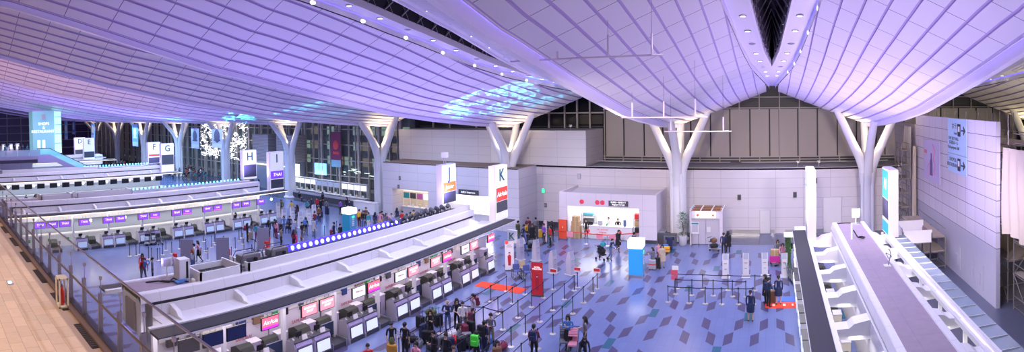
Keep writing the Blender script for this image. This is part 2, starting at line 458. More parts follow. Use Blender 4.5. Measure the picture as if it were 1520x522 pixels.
# right-hand hoarding wall
hw = Mgrid('hoarding_panel', (.68, .64, .72), (.1, .09, .13), (0, 1.62, .89), .035, off=(0, 27.4, .66), rough=.5, var=.06, wy=.02)
hl = Mgrid('hoarding_lower', (.48, .47, .56), (.4, .39, .5), (0, 1.62, 0), .015, off=(0, 27.4, 0), rough=.45)
b = MB(); b.box(12, 12.25, 27.4, 44.4, 3.33, 10.4, hw); b.box(12, 12.25, 27.4, 44.4, 0, 3.33, hl)
b.box(12, 12.3, 44.4, 52.6, 0, 9.6, wallx_m)
struct(b.build('wall_right'), 'tall pale panelled hoarding wall at the right', 'wall')
b = MB()
for y, z in ((29.2, .4), (30.6, .45), (33.2, .5)):
    b.box(11.96, 12, y, y+.08, z, z+1.5, lgrey); b.box(11.95, 12, y+.5, y+.9, z+.2, z+.9, hl)
struct(b.build('trim_20'))
# direction sign and poster on it
sg = thing('direction_sign', 'light blue direction sign with hotel and sky hall lettering on the right wall', 'sign', (11.95, 33.7, 8.6))
blue_s = M('sign_blue', (.36, .48, .78), .5, emit=.15)
MB().box(-.05, 0, -1.85, 1.85, -.55, 1.78, blue_s).build('board', sg)
MB().box(-.05, 0, -1.85, 1.85, -1.8, -.6, blue_s).build('board', sg)
ink = M('sign_ink', (.03, .03, .06), .6)
text('lettering', 'ホテル', .5, (-.07, 0.2, 1.25), '-x', ink, sg)
text('lettering', 'Hotel', .28, (-.07, 0.2, .82), '-x', ink, sg)
text('lettering', 'TIAT SKY HALL\n多目的ホール\nMulti-purpose Hall', .3, (-.07, .6, .15), '-x', ink, sg)
text('lettering', 'SHOPS &\nRESTAURANTS', .36, (-.07, .7, -1.15), '-x', ink, sg)
for z in (1.05, -1.2):
    a = MB(); a.box(-.08, -.05, -.75, -.25, z-.4, z+.4, ink); a.box(-.09, -.08, -.65, -.35, z-.1, z+.25, white)
    a.build('lift_pictogram', sg)
    a = MB(); a.box(-.08, -.05, -1.5, -.95, z-.05, z+.05, ink)
    a.prism([(-1.65, z), (-1.3, z+.3), (-1.3, z+.15), (-1.45, z), (-1.3, z-.15), (-1.3, z-.3)], 'x', -.08, -.05, ink); a.build('arrow', sg)
po = thing('poster', 'tall pink and blue perfume bottle poster on the right wall', 'poster', (11.95, 39.5, 5.5))
b = MB(); b.box(-.05, 0, -2.1, 2.1, 0, 3.1, M('poster_pink', (.62, .55, .8), .4)); b.build('sheet', po)
b = MB(); b.prism([(-.35, .4), (.35, .4), (.3, 1.5), (.12, 1.7), (.12, 2.1), (-.12, 2.1), (-.12, 1.7), (-.3, 1.5)], 'x', -.07, -.05, M('poster_violet', (.16, .08, .3), .4))
b.tube([(-.06, -.8, .5), (-.06, -1.0, 1.3), (-.06, -.6, 1.7), (-.06, -.9, 2.3), (-.06, -.4, 2.8)], .035, M('poster_red', (.75, .2, .3), .4), 5)
b.tube([(-.06, .7, .3), (-.06, .9, 1.0), (-.06, .5, 1.3)], .03, M('poster_red', ), 5)
b.box(-.07, -.05, 1.2, 1.9, 2.0, 2.25, M('poster_red')); b.build('bottle_picture', po)
# cloth drapes and scaffolding beyond the wall end
cloth = M('tarpaulin', (.7, .6, .46), .8)
def drape(name, pts, z0, z1, amp, lab, waves=9, m=cloth):
    b = MB(); n = 60; vs = []
    (xa, ya), (xb, yb) = pts
    for k in range(n+1):
        t = k/n; dx, dy = xb-xa, yb-ya; L = math.hypot(dx, dy); nx, ny = dy/L, -dx/L
        for q in range(9):
            s = q/8; a = amp*(.35+s)*math.sin(t*waves*2*PI+1.3*math.sin(3*s+t*5))
            vs.append((xa+dx*t+nx*a, ya+dy*t+ny*a, z1+(z0-z1)*s+.12*math.sin(t*13)*(s)))
    fs = [(k*9+q, k*9+q+1, (k+1)*9+q+1, (k+1)*9+q) for k in range(n) for q in range(8)]
    b.add(vs, fs, m)
    return tag(b.build(name, smooth=True), lab, 'tarpaulin')
drape('tarpaulin', ((12.35, 27.3), (12.6, 19)), 4.2, 9.0, .1, 'large cream tarpaulin hanging in folds on the scaffold at the right edge')
drape('tarpaulin', ((11.7, 47.3), (11.6, 44.6)), 5.0, 9.4, .12, 'grey draped tarpaulin hanging behind the right column', 4, M('tarp_grey', (.5, .48, .47), .8))
drape('tarpaulin', ((11.75, 44.4), (11.75, 43.6)), .8, 7.8, .1, 'narrow hanging white tarpaulin strip at the far end of the right wall', 2)
spipe = M('scaffold_pipe', (.35, .33, .32), .4, .6)
def scaffold(lab, x0, x1, y0, y1, z1, st=1.8, lift=1.8):
    t = thing('scaffold', lab, 'scaffold', (x0, y0, 0))
    W, L = x1-x0, y1-y0
    ny = max(1, round(L/st)); nz = int(z1/lift)
    for i in range(ny+1):
        for x in (0, W):
            MB().tube([(x, i*L/ny, 0), (x, i*L/ny, z1)], .035, spipe, 6).build('upright', t)
    b = MB()
    for k in range(nz+1):
        for x in (0, W):
            for dz in (.15, .75): b.tube([(x, 0, k*lift+dz), (x, L, k*lift+dz)], .028, spipe, 5)
        for i in range(ny+1): b.tube([(0, i*L/ny, k*lift+.15), (W, i*L/ny, k*lift+.15)], .028, spipe, 5)
    b.build('ledger', t)
    b = MB()
    for k in range(nz):
        for i in range(ny):
            a, c = (i*L/ny, (i+1)*L/ny)
            if (i+k) % 2: a, c = c, a
            b.tube([(0, a, k*lift+.15), (0, c, (k+1)*lift+.15)], .022, spipe, 5)
    b.build('brace', t)
    for k in range(1, nz+1):
        MB().box(.05, W-.05, 0, L, k*lift+.2, k*lift+.25, M('scaffold_board', (.4, .34, .28), .8)).build('deck', t)
scaffold('tall steel scaffold with board decks beyond the end of the right wall', 12.9, 15.3, 14, 27, 9.0, 1.8)
scaffold('upper steel scaffold rising above the right wall', 13.0, 15.5, 28, 44, 10.8, 2.2, 2.2)
scaffold('low scaffold with guard rails at the far end of the right wall', 10.2, 11.7, 35.5, 42.5, 2.3, 1.8, 1.0)
scaffold('dark scaffold behind the right island sign tower', 10.75, 11.45, 44.3, 46.8, 8.0, 1.2, 1.2)
b = MB(); b.box(30.6, 30.8, -10, 53, 0, 20, M('beyond_wall', (.4, .37, .35), .7)); struct(b.build('wall_beyond'), 'dim wall beyond the scaffolding', 'wall')
# far left end and glass facade
b = MB(); b.box(-152, -151.6, -14, 52, 0, 20, Mgrid('end_glazing', (.10, .07, .2), (.45, .4, .5), (0, 4, 2.2), .22, rough=.3)); struct(b.build('wall_left_end'), 'distant glazed end wall at the far left', 'wall')
b = MB(); b.box(-152, -38.8, 59, 59.3, -.5, 14, M('night_outside', (.02, .022, .03), .8)); struct(b.build('wall_outside_left'), 'dark outside beyond the glass facade', 'wall')
lit = M('lit_room', (.08, .12, .1), .5, emit=.28, ecol=(.5, .75, .62))
lit2 = M('lit_room_warm', (.12, .1, .07), .5, emit=.12, ecol=(.8, .62, .4))
bl = thing('office_building', 'dark office building with pale green lit windows seen through the glass facade', 'building', (-55, 58, 0))
b = MB(); b.box(-35, 15.5, 0, .9, 0, 13, dgrey); b.build('wall', bl)
for k in range(26):
    x = -34+k*1.9
    for z in (3.0, 5.3, 7.6):
        if (k*5+int(z*3)) % 7 in (0, 1, 2, 5) or k > 18:
            if z > 7 and k < 12: continue
            MB().box(x, x+1.5, -.12, 0, z, z+1.25, lit if (k % 3) else lit2).build('window', bl)
fac = thing('glass_facade', 'tall glass curtain wall with pale steel mullions at the back left', 'glass facade', (0, 50, 0)); 
del fac['category']; fac['kind'] = 'structure'; fac['category'] = 'window'; fac.name = 'window_1'
mull = M('mullion_beige', (.5, .45, .42), .45, .2)
x = -41.0; k = 0
while x > -150:
    b = MB(); w = .17 if k % 2 == 0 else .06
    b.box(x-w, x+w, -.15, .15, 0, 11.5, mull)
    if k % 2 == 0: b.box(x-w-.25, x-w-.17, -.3, -.1, 0, 11.5, mull)
    b.build('mullion', fac); x -= 1.75; k += 1
b = MB()
for z in (2.7, 4.75, 6.8, 8.85, 10.4): b.box(-150, -39, -.08, .08, z-.06, z+.06, mull)
b.build('transom', fac)
MB().box(-150, -39, .2, .24, 0, 12, M('facade_glass', (.5, .6, .65), .03, 0, alpha=.12)).build('pane', fac)
b = MB(); b.box(-62, -58, 47.5, 49.5, 4.2, 8.0, Mgrid('louvre', (.4, .38, .42), (.2, .19, .22), (0, 0, .22), .07)); b.box(-68, -64, 47.5, 49.5, 4.2, 8.0, MATS['louvre'])
b.box(-62, -58, 47.6, 49.4, 0, 4.2, M('booth_glass', (.25, .3, .38), .15)); b.box(-68, -64, 47.6, 49.4, 0, 4.2, MATS['booth_glass'])
b.box(-70, -57, 47.3, 47.5, 3.5, 3.62, ewarm)
tag(b.build('entrance_vestibule'), 'glazed entrance vestibule with louvred top behind the column near sign I', 'vestibule')
# hanging banners
def banner(x, y, z0, z1, w, lab, cols, name='hanging_banner'):
    t = thing(name, lab, 'banner', (x, y, z0))
    h = z1-z0
    b = MB(); b.box(-w/2, w/2, -.03, .03, 0, h, M('ban_'+lab[:24], cols[0], .6)); b.build('cloth', t)
    b = MB(); b.box(-w/2+.05, w/2-.05, -.05, -.03, 0, h*.2, M('ban2_'+lab[:24], cols[1], .6)); b.build('lower_band', t)
    b = MB(); c3 = M('ban3_'+lab[:24], cols[2], .6)
    b.ball((0, -.05, h*.62), w*.28, c3, sy=.1, sz=1.2); b.box(-w*.3, w*.3, -.05, -.03, h*.36, h*.44, c3); b.build('print', t)
    MB().tube([(-w/2-.1, 0, h), (w/2+.1, 0, h)], .04, steel, 6).build('rail', t)
banner(-51.6, 49.4, 3.9, 8.55, 1.9, 'tall red and purple hanging banner with a pale blue foot on the glass facade', [(.22, .03, .12), (.35, .6, .75), (.75, .08, .1)])
banner(-66.0, 40, 6.4, 9.1, 2.9, 'white hanging banner with a car picture beside sign H', [(.45, .48, .62), (.55, .6, .7), (.08, .08, .14)])
banner(-72.5, 40, 6.0, 9.1, 2.4, 'white hanging banner with a car picture left of the light wall', [(.48, .5, .66), (.5, .55, .7), (.08, .08, .14)])
banner(-91.5, 38, 5.6, 9.6, 2.6, 'pale blue hanging banner with a cartoon figure beside sign F', [(.2, .5, .75), (.5, .7, .85), (.9, .9, .6)])
banner(-101, 33, 7.0, 9.8, 2.2, 'pale blue hanging banner in front of the second far column', [(.2, .48, .78), (.5, .7, .85), (.9, .9, .6)])
banner(-110, 30, 6.5, 10.2, 2.3, 'pale blue hanging banner right of the shops and restaurants tower', [(.25, .5, .75), (.5, .7, .85), (.9, .9, .7)])
banner(-118, 34, 7.2, 10.2, 2.6, 'dark blue hanging banner just right of the shops and restaurants tower', [(.16, .3, .55), (.5, .7, .85), (.7, .8, .9)])
# illuminated lace wall at the facade
b = MB(); lm = M('fairy_light', (1, 1, 1), .5, emit=1.6, ecol=(.95, .96, 1)); r_ = random.Random(3)
for k in range(900):
    x = r_.uniform(-86, -71.5); z = r_.uniform(3.6, 10.2)
    a = r_.uniform(0, PI); L = r_.uniform(.08, .25)
    if math.sin(x*1.3)+math.cos(z*1.7+x) < -.9: continue
    b.tube([(x-L*math.cos(a), 48.8+r_.uniform(-.4, .4), z-L*math.sin(a)), (x+L*math.cos(a), 48.8+r_.uniform(-.4, .4), z+L*math.sin(a))], .028, lm, 4)
o = b.build('fairy_light_curtain'); tag(o, 'curtain of white fairy lights on the facade between the two right far columns', 'lights', kind='stuff')
b = MB()
for k in range(120):
    x = -104+r_.uniform(-1.4, 1.4); yy = 12.5+r_.uniform(-1.0, 1.0); z = r_.uniform(6.3, 11.3); a = r_.uniform(0, 6)
    b.tube([(x, yy, z), (x+.2*math.cos(a), yy+.2*math.sin(a), z+r_.uniform(-.2, .2))], .035, lm, 4)
tag(b.build('fairy_light_tree'), 'white fairy light tree at the far left edge', 'lights', kind='stuff')

# ------------------------------------------------------------------ branching roof columns
colm = M('column_white', (.74, .74, .78), .4)
names = {-1: 'to the right behind the scaffold', 0: 'beside the right island sign tower', 1: 'beside the potted plant and kiosk', 2: 'rising through the block behind sign K', 3: 'rising through the left end of the block', 4: 'right of sign I', 5: 'left of sign H', 6: 'left of the fairy light curtain', 7: 'behind signs F and G', 8: 'fifth from the far left', 9: 'at the far left'}
for j in range(-1, 10):
    x = 7.95-PER*j
    t = thing('branching_column', 'white branching roof column '+names[j], 'column', (x, 45, 0))
    b = MB(); b.tube([(0, 0, 0), (0, 0, 4.5), (0, 0, 6.3)], [.62, .6, .4], colm, 20)
    for a in (0, PI/2, PI, 3*PI/2): b.tube([(.58*math.cos(a+.6), .58*math.sin(a+.6), 0), (.58*math.cos(a+.6), .58*math.sin(a+.6), 5.6)], .17, colm, 10)
    b.build('trunk', t, smooth=True)
    b = MB(); b.lathe([(.9, 0), (.9, .12), (.66, .3)], (0, 0, 0), colm, 20); b.build('foot', t)
    for dx, dy, zt in ((-1, 0, 10.9), (1, 0, 10.9), (0, -1, 10.2), (0, 1, 9.85)):
        o = dx*2.6; q = dy*(3.2 if dy < 0 else 1.9)
        MB().tube([(dx*.3, dy*.3, 4.6), (dx*.4, dy*.4, 6.0), (dx*.62+o*.05, dy*.62, 7.0), (dx*.9+o*.08, dy*.95, 7.7), (o, q, zt)], [.36, .39, .39, .37, .31], colm, 12).build('branch', t, smooth=True)
        b = MB(); b.tube([(o*.42, q*.42, 8.1), (o*.55, q*.55, 8.5)], .36, colm, 12) if 0 else None

# ------------------------------------------------------------------ check-in islands
strip_m = M('canopy_grey', (.035, .032, .042), .7)
lettermat = M('letter_teal', (.02, .16, .2), .5)
isl_white = Mgrid('island_white', (.78, .76, .79), (.5, .48, .52), (0, 1.6, 0), .015, rough=.4)
Y0I, Y1I = 8.4, 35.5
def island(xc, name, near=Y0I, sides=(1, -1), detail=True, glassright=False, pitch=3.25, warm=False):
    t = thing('check_in_island', 'long white roofed check in island %s' % name, 'check-in island', (xc, 0, 0))
    for s in sides:
        X = lambda d: s*d
        # outer canopy
        b = MB()
        if glassright and s == 1:
            b.prism([(X(3.5), 3.1), (X(2.62), 3.04), (X(2.62), 3.0), (X(3.5), 3.06)], 'y', near, Y1I-2.3, M('canopy_glass', (.3, .37, .42), .15))
            y = near
            while y < Y1I-2.3:
                b.box(X(3.45), X(2.62), y, y+.03, 3.08, 3.13, white); y += 1.05
            b.box(X(2.62), X(2.5), near, Y1I-2.3, 3.02, 3.25, white)
            b.box(X(2.5), X(2.28), near, Y1I-2.3, 3.02, 3.1, M('canopy_led', (.8, .7, .85), .4, emit=.35, ecol=(.9, .75, 1)))
            b.box(X(2.28), X(2.16), near, Y1I-2.3, 3.02, 3.22, white)
        else:
            b.box(X(3.45), X(2.62), near, Y1I, 3.0, 3.1, strip_m)
            b.box(X(3.47), X(3.43), near, Y1I, 2.98, 3.05, white if not warm else M('warm_strip_low', (1, .9, .7), .5, emit=1.0, ecol=(1, .8, .55)))
            b.box(X(2.62), X(2.42), near, Y1I, 2.98, 3.16, white)
        b.build('canopy', t)
        # recess wall and parapet
        b = MB()
        b.box(X(1.16), X(1.06), near+.8, Y1I-2, 2.2, 3.45, isl_white)
        b.build('recess_wall', t)
        if not glassright:
            b = MB(); b.prism([(X(1.12), 2.95), (X(2.42), 3.0), (X(2.42), 3.04), (X(1.12), 3.0)], 'y', near+.8, Y1I-1, isl_white)
            b.build('recess_panel', t)
        b = MB(); b.box(X(1.04), X(1.0), near+.8, Y1I-2, 3.42, 3.62, charcoal); b.build('shadow_gap', t)
        b = MB(); b.prism([(X(1.05), 3.56), (X(1.12), 3.6), (X(1.02), 3.95), (X(.98), 3.99), (X(.76), 3.99), (X(.74), 3.93), (X(.74), 3.8)], 'y', near+.3, Y1I-1.9, isl_white); b.build('parapet', t)
        # bracket fins
        y = near+1.6
        if glassright: y = 9.9
        while y < Y1I-2.5:
            b = MB()
            b.prism([(X(2.42), 2.75), (X(2.42), 3.12), (X(1.95), 3.14), (X(1.75), 3.3), (X(1.12), 3.42), (X(1.12), 2.7), (X(1.9), 2.7)], 'y', y, y+(.2 if not glassright else .7), white)
            b.build('bracket', t); y += pitch
    b = MB(); b.box(-.74, .74, near+.3, Y1I-1.9, 3.7, 3.93, mauve); b.box(-1.05, 1.05, near+.3, near+.5, 2.2, 3.9, isl_white); b.box(-1.05, 1.05, Y1I-2.1, Y1I-1.9, 2.2, 3.93, isl_white)
    b.build('roof', t)
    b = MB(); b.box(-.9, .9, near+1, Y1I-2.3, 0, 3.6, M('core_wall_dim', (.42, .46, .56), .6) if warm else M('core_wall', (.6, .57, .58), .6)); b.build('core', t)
    return t

I_R = island(4.7, 'with mauve roof beside the right wall', near=6.0, glassright=True)
I_K = island(-21.85, 'J and K carrying the blue lamp strip')
I_H = island(-48.0, 'marked H and I', near=7.0, warm=True)
I_G = island(-71.9, 'marked F and G', near=7.0, warm=True)
I_E = island(-98.3, 'farthest left beyond the escalator', near=18.6, warm=True)

# roof furniture on islands J/K and H/I: open white troughs
def trough(xc, y0, y1, lab, z=3.95, w0=-.85, w1=.85, fl=None):
    t = thing('roof_trough', lab, 'trough', (xc, y0, z)); L = y1-y0
    b = MB(); b.box(w1-.08, w1, 0, L, 0, .42, white); b.box(w0, w0+.08, 0, L, 0, .3, white); b.box(w0, w1, 0, .08, 0, .42, white); b.box(w0, w1, L-.08, L, 0, .42, white); b.build('rim', t)
    MB().box(w0+.08, w1-.08, .08, L-.08, 0, .04, fl or black).build('floor_pan', t)
    r = random.Random(int(y0*10))
    for k in range(4):
        y = r.uniform(.4, max(.5, L-.4)); MB().tube([(-.5, y, .06), (-.2, y+.2, .18), (.1, y+.1, .2), (.4, y+.3, .06)], .018, dsteel, 5).build('cable', t)
    return t
trough(-21.85, 11.7, 13.9, 'open black trough with white rim nearest on the J and K island roof')
trough(-21.85, 14.3, 33.3, 'long black trough carrying the blue lamp strip on the J and K roof')
trough(-48.3, 10.5, 13.4, 'white rimmed trough nearest on the H and I island roof', fl=lgrey)
trough(-48.3, 13.9, 19.3, 'second white rimmed trough on the H and I island roof', fl=lgrey)
trough(-72.2, 10.5, 24, 'white rimmed trough on the F and G island roof', fl=lgrey)
b = MB(); b.box(-.1, .1, 0, 9.5, 0, .3, M('led_blue_bar', (.05, .03, .5), .4, emit=.9, ecol=(.08, .03, 1)))
lb = thing('lamp_strip', 'blue lit strip of round white stage lamps on the J and K island roof', 'stage lights', (-21.95, 16.9, 4.2))
b.build('housing', lb)
r_ = random.Random(5)
for k in range(22):
    y = .3+k*.42
    b = MB(); b.lathe([(.12, 0), (.13, .03)], (0, 0, 0), M('lamp_halo', (.15, .25, 1), .4, emit=2.5, ecol=(.2, .3, 1)), 12)
    b.lathe([(.075 if k % 3 else .1, .03), (.06, .05)], (0, 0, 0), M('lamp_core', (1, 1, 1), .4, emit=4, ecol=(.85, .9, 1)), 12)
    o = b.build('lamp', lb, loc=(.1, y, .16)); o.rotation_euler = (0, PI/2-.25, 0)
b = MB(); b.box(-48.4, -48.3, 19, 32, 4.0, 4.16, white)
for k in range(30): b.ball((-48.3, 19.3+k*.43, 4.26), .08, ecyan, n=6)
tag(b.build('cyan_lamp_row'), 'row of small cyan lamps along the H and I island roof', 'lights')
b = MB(); b.box(-72.3, -72.2, 22, 32, 4.0, 4.16, white)
for k in range(22): b.ball((-72.2, 22.3+k*.45, 4.3), .1, ecyan, n=6)
tag(b.build('cyan_lamp_row'), 'row of small cyan lamps along the F and G island roof', 'lights')
# dark moving-head spotlights past the strip
for k in range(11):
    y = 25.6+k*.62
    t = thing('stage_spotlight', '%s black stage spotlight counted from the blue lamp strip' % ORD[k], 'spotlight', (-21.9, y, 3.99), rotz=k*.7, group='black stage spotlights on the island roof')
    MB().rbox(-.16, .16, -.14, .14, 0, .16, black, .03).build('base', t)
    MB().box(-.2, -.16, -.05, .05, .14, .5, dgrey).build('yoke_arm', t); MB().box(.16, .2, -.05, .05, .14, .5, dgrey).build('yoke_arm', t)
    b = MB(); b.tube([(0, .14, .34), (0, -.04, .46), (0, -.2, .56)], [.1, .15, .14], dgrey, 10); b.build('head', t)
# two projector cases in tubular frames
for k, (px, py, lab) in enumerate(((378, 388, 'farther from the blue lamps'), (412, 376, 'next to the blue lamps'))):
    p = at(px, py, 4.1)
    t = thing('projector', 'grey projector case in tubular frame, '+lab, 'projector', (-21.7, 14.75+k*1.75, 4.0), rotz=0)
    b = MB(); b.rbox(-.3, .3, -.55, .55, .25, .62, M('projector_grey', (.2, .19, .19), .5), .08); b.box(.3, .32, -.3, .1, .33, .5, dgrey); b.build('case', t)
    b = MB()
    for x in (-.34, .34):
        b.tube([(x, -.62, .1), (x, -.66, .5), (x, -.5, .74), (x, .5, .74), (x, .66, .5), (x, .62, .1)], .025, dsteel, 6)
        b.tube([(x, -.66, .12), (x, .66, .12)], .025, dsteel, 6)
    for y in (-.62, .62): b.tube([(-.34, y, .12), (.34, y, .12)], .025, dsteel, 6); b.tube([(-.34, y, 0), (-.34, y, .12)], .03, dsteel, 6); b.tube([(.34, y, 0), (.34, y, .12)], .03, dsteel, 6)
    b.build('frame', t)
    MB().tube([(.3, .2, .4), (.4, .2, .4)], .09, black, 12).build('lens', t)
# near roof clutter on J/K: panel on post, white cabinet, cables, box
t = thing('signal_panel', 'small white square panel on a post on the J and K roof', 'panel', (-22.35, 10.7, 3.93))
MB().tube([(0, 0, 0), (0, 0, .9)], .03, white, 6).build('post', t); b = MB(); b.box(-.03, .03, -.25, .25, .55, .95, white); b.box(.03, .04, -.18, .18, .6, .9, lgrey); b.build('panel', t)
MB().tube([(0, 0, .6), (0, .6, .55), (0, .8, .1)], .02, black, 6).build('cable', t)
t = thing('equipment_cabinet', 'white equipment cabinet with a black slot standing on the J and K roof', 'cabinet', (-21.95, 11.25, 3.93))
b = MB(); b.rbox(-.25, .25, -.22, .3, 0, .95, white, .02); b.build('body', t); MB().box(.25, .27, .1, .2, .1, .85, black).build('slot', t)
b = MB(); b.box(-.28, .28, -.26, -.22, 0, .98, offw); b.build('door', t)
b = MB(); b.tube([(-22.3, 9.6, 3.95), (-22.0, 10.1, 4.02), (-21.8, 10.5, 3.96), (-22.1, 10.9, 4.0), (-21.6, 11.0, 3.96), (-21.9, 10.5, 3.98), (-22.1, 10.3, 3.98), (-21.7, 10.6, 4.0), (-21.4, 11.3, 3.96)], .035, black, 6)
tag(b.build('black_cable'), 'coiled black cable on the near end of the J and K roof', 'cable')
b = MB(); b.rbox(-21.75, -21.35, 10.7, 11.1, 3.93, 4.03, M('blue_cloth', (.08, .2, .5), .8), .05); b.rbox(-21.6, -21.4, 10.85, 11.25, 3.99, 4.07, M('blue_cloth'), .04)
tag(b.build('blue_cloth'), 'crumpled blue cloth beside the white cabinet on the J and K roof', 'cloth')
b = MB(); b.rbox(-21.3, -21.12, 11.35, 11.5, 3.93, 4.1, cream, .02); b.rbox(-21.28, -21.14, 11.37, 11.48, 4.1, 4.12, white, .01)
tag(b.build('junction_box'), 'small cream junction box by the trough on the J and K roof', 'box')
# end wall panel of J/K near end, brown louvre door
b = MB(); b.box(-22.3, -21.3, 8.6, 8.68, 2.3, 3.5, Mgrid('wood_louvre', (.3, .25, .24), (.2, .17, .16), (.3, 0, 0), .02)); tag(b.build('louvre_panel'), 'grey brown panel on the near end of the J and K island', 'panel')
# right island roof clutter
t = thing('signal_panel', 'small white screen on a stand on the right island roof, far end', 'panel', (5.1, 33.2, 3.93))
MB().tube([(0, 0, 0), (0, 0, .5)], .04, white, 6).build('post', t); MB().box(-.25, .25, -.04, .04, .4, .95, white).build('panel', t); MB().box(-.2, .2, -.2, .2, 0, .04, lgrey).build('base', t)
t = thing('signal_panel', 'thin white pole with a coiled cable on the right island roof', 'pole', (4.3, 29.5, 3.93))
MB().tube([(0, 0, 0), (0, 0, .9)], .05, white, 6).build('post', t); MB().tube([(.1, 0, .5), (.3, -.2, .15), (.6, -.1, .06), (.75, .1, .06), (.6, .3, .06), (.4, .2, .06)], .035, black, 6).build('cable', t)
t = thing('cable_reel', 'dark tangled cable on a white base at the right island roof edge', 'cable', (5.25, 24.3, 3.93))
MB().box(-.2, .1, -.2, .2, 0, .05, white).build('base', t)
MB().tube([(0, 0, .05), (.1, 0, .5), (-.1, .1, .6), (.05, .2, .3), (.12, -.1, .45), (.1, .2, .7), (0, 0, .8)], .02, dgrey, 5).build('cable', t)

# ------------------------------------------------------------------ sign towers
dk = M('tower_dark', (.1, .11, .14), .5)
def tower(x, y, letter, lab, face, z0=3.1, z1=7.15, w=.55, d=1.9, blocks=(), txt=True):
    t = thing('sign_tower', lab, 'sign', (x, y, z0)); h = z1-z0
    b = MB(); b.rbox(-w/2, w/2, 0, d, 0, h, M('tower_white', (.72, .68, .76), .45), .03); b.build('post', t)
    s = 1 if face == '+x' else -1
    b = MB(); b.box(s*w/2, s*(w/2+.03), .06, d-.06, .05, h-.05, M('tower_face', (.9, .9, .92), .4, emit=.3, ecol=(.95, .97, 1))); b.build('face', t)
    X = s*(w/2+.04)
    if txt: text('letter', letter, 1.25, (X, d/2, h-.75), face, lettermat, t, bold=.02)
    for (za, zb, m, tx, tm, sz) in blocks:
        MB().box(s*w/2, s*(w/2+.035), .1, d-.1, za*h, zb*h, m).build('band', t)
        if tx: text('lettering', tx, sz, (X+s*.01, d/2, (za+zb)/2*h), face, tm, t, shear=.2)
    return t
wt = M('lettering_white', (1, 1, 1), .5, emit=.8)
aared = M('airline_red', (.8, .07, .05), .5, emit=.4)
orange = M('airline_orange', (.9, .22, .03), .5, emit=.4)
purple = M('thai_purple', (.14, .04, .5), .5, emit=.6, ecol=(.2, .06, .8))
tower(-19.5, 34, 'K', 'tall white sign tower with letter K and a red airline block', '+x', blocks=((.36, .6, aared, 'AirAsia', wt, .5), (.16, .35, dk, '', None, 0)))
tower(-23.6, 33.2, 'J', 'tall white sign tower with letter J and an orange block', '+x', z0=3.9, blocks=((.36, .58, orange, 'Jetstar', wt, .42), (.1, .35, dk, '', None, 0)))
tower(-45.9, 34, 'I', 'tall white sign tower with letter I and a purple airline block', '+x', blocks=((.3, .5, purple, 'THAI', wt, .5), (.05, .28, dk, '', None, 0)))
tower(-50.2, 33.5, 'H', 'white sign tower with letter H and a dark lower block', '+x', z0=3.9, blocks=((.08, .5, dk, '', None, 0),))
tower(-70.3, 33, 'G', 'white sign tower with letter G and a dark lower block', '+x', d=2.1, blocks=((.25, .6, dk, '', None, 0),))
tower(-74.9, 33, 'F', 'white sign tower with letter F and a small red crest', '+x', d=2.1, z0=3.9, blocks=((.03, .3, dk, '', None, 0), (.36, .44, red, '', None, 0)))
tower(-96.4, 29.5, 'E', 'white sign tower with letter E and a dark lower block', '+x', z0=3.2, z1=7.2, d=2.2, blocks=((.1, .38, dk, '', None, 0),))
tower(-100.6, 29.0, 'D', 'white sign tower with letter D, farthest left', '+x', z0=3.9, z1=7.2, d=2.2, blocks=((.03, .3, dk, '', None, 0),))
tower(2.35, 32.8, 'L', 'plain white sign tower between plant screen and right island roof', '-x', z0=3.1, z1=7.4, w=.5, d=2.0, blocks=((.0, .2, lgrey, '', None, 0),))
cyanb = M('tower_cyan', (.05, .45, .6), .5, emit=.35)
tower(7.4, 32.6, 'M', 'white sign tower with teal lettered side on the right island', '-x', z0=3.1, z1=7.3, w=.6, d=2.0, blocks=((.55, .97, cyanb, 'M', wt, 1.0), (.25, .54, dgrey, '', None, 0), (.03, .2, cyanb, '', None, 0)), txt=False)
b = MB(); b.box(-.2, .2, -.2, .2, .5, .9, white); b.tube([(-.1, 0, 0), (-.1, 0, .5)], .03, lgrey, 6); b.tube([(.1, 0, 0), (.1, 0, .5)], .03, lgrey, 6)
tag(b.build('white_antenna_box', loc=(-23.6, 34, 7.15)), 'small white box on legs on top of sign tower J', 'box')
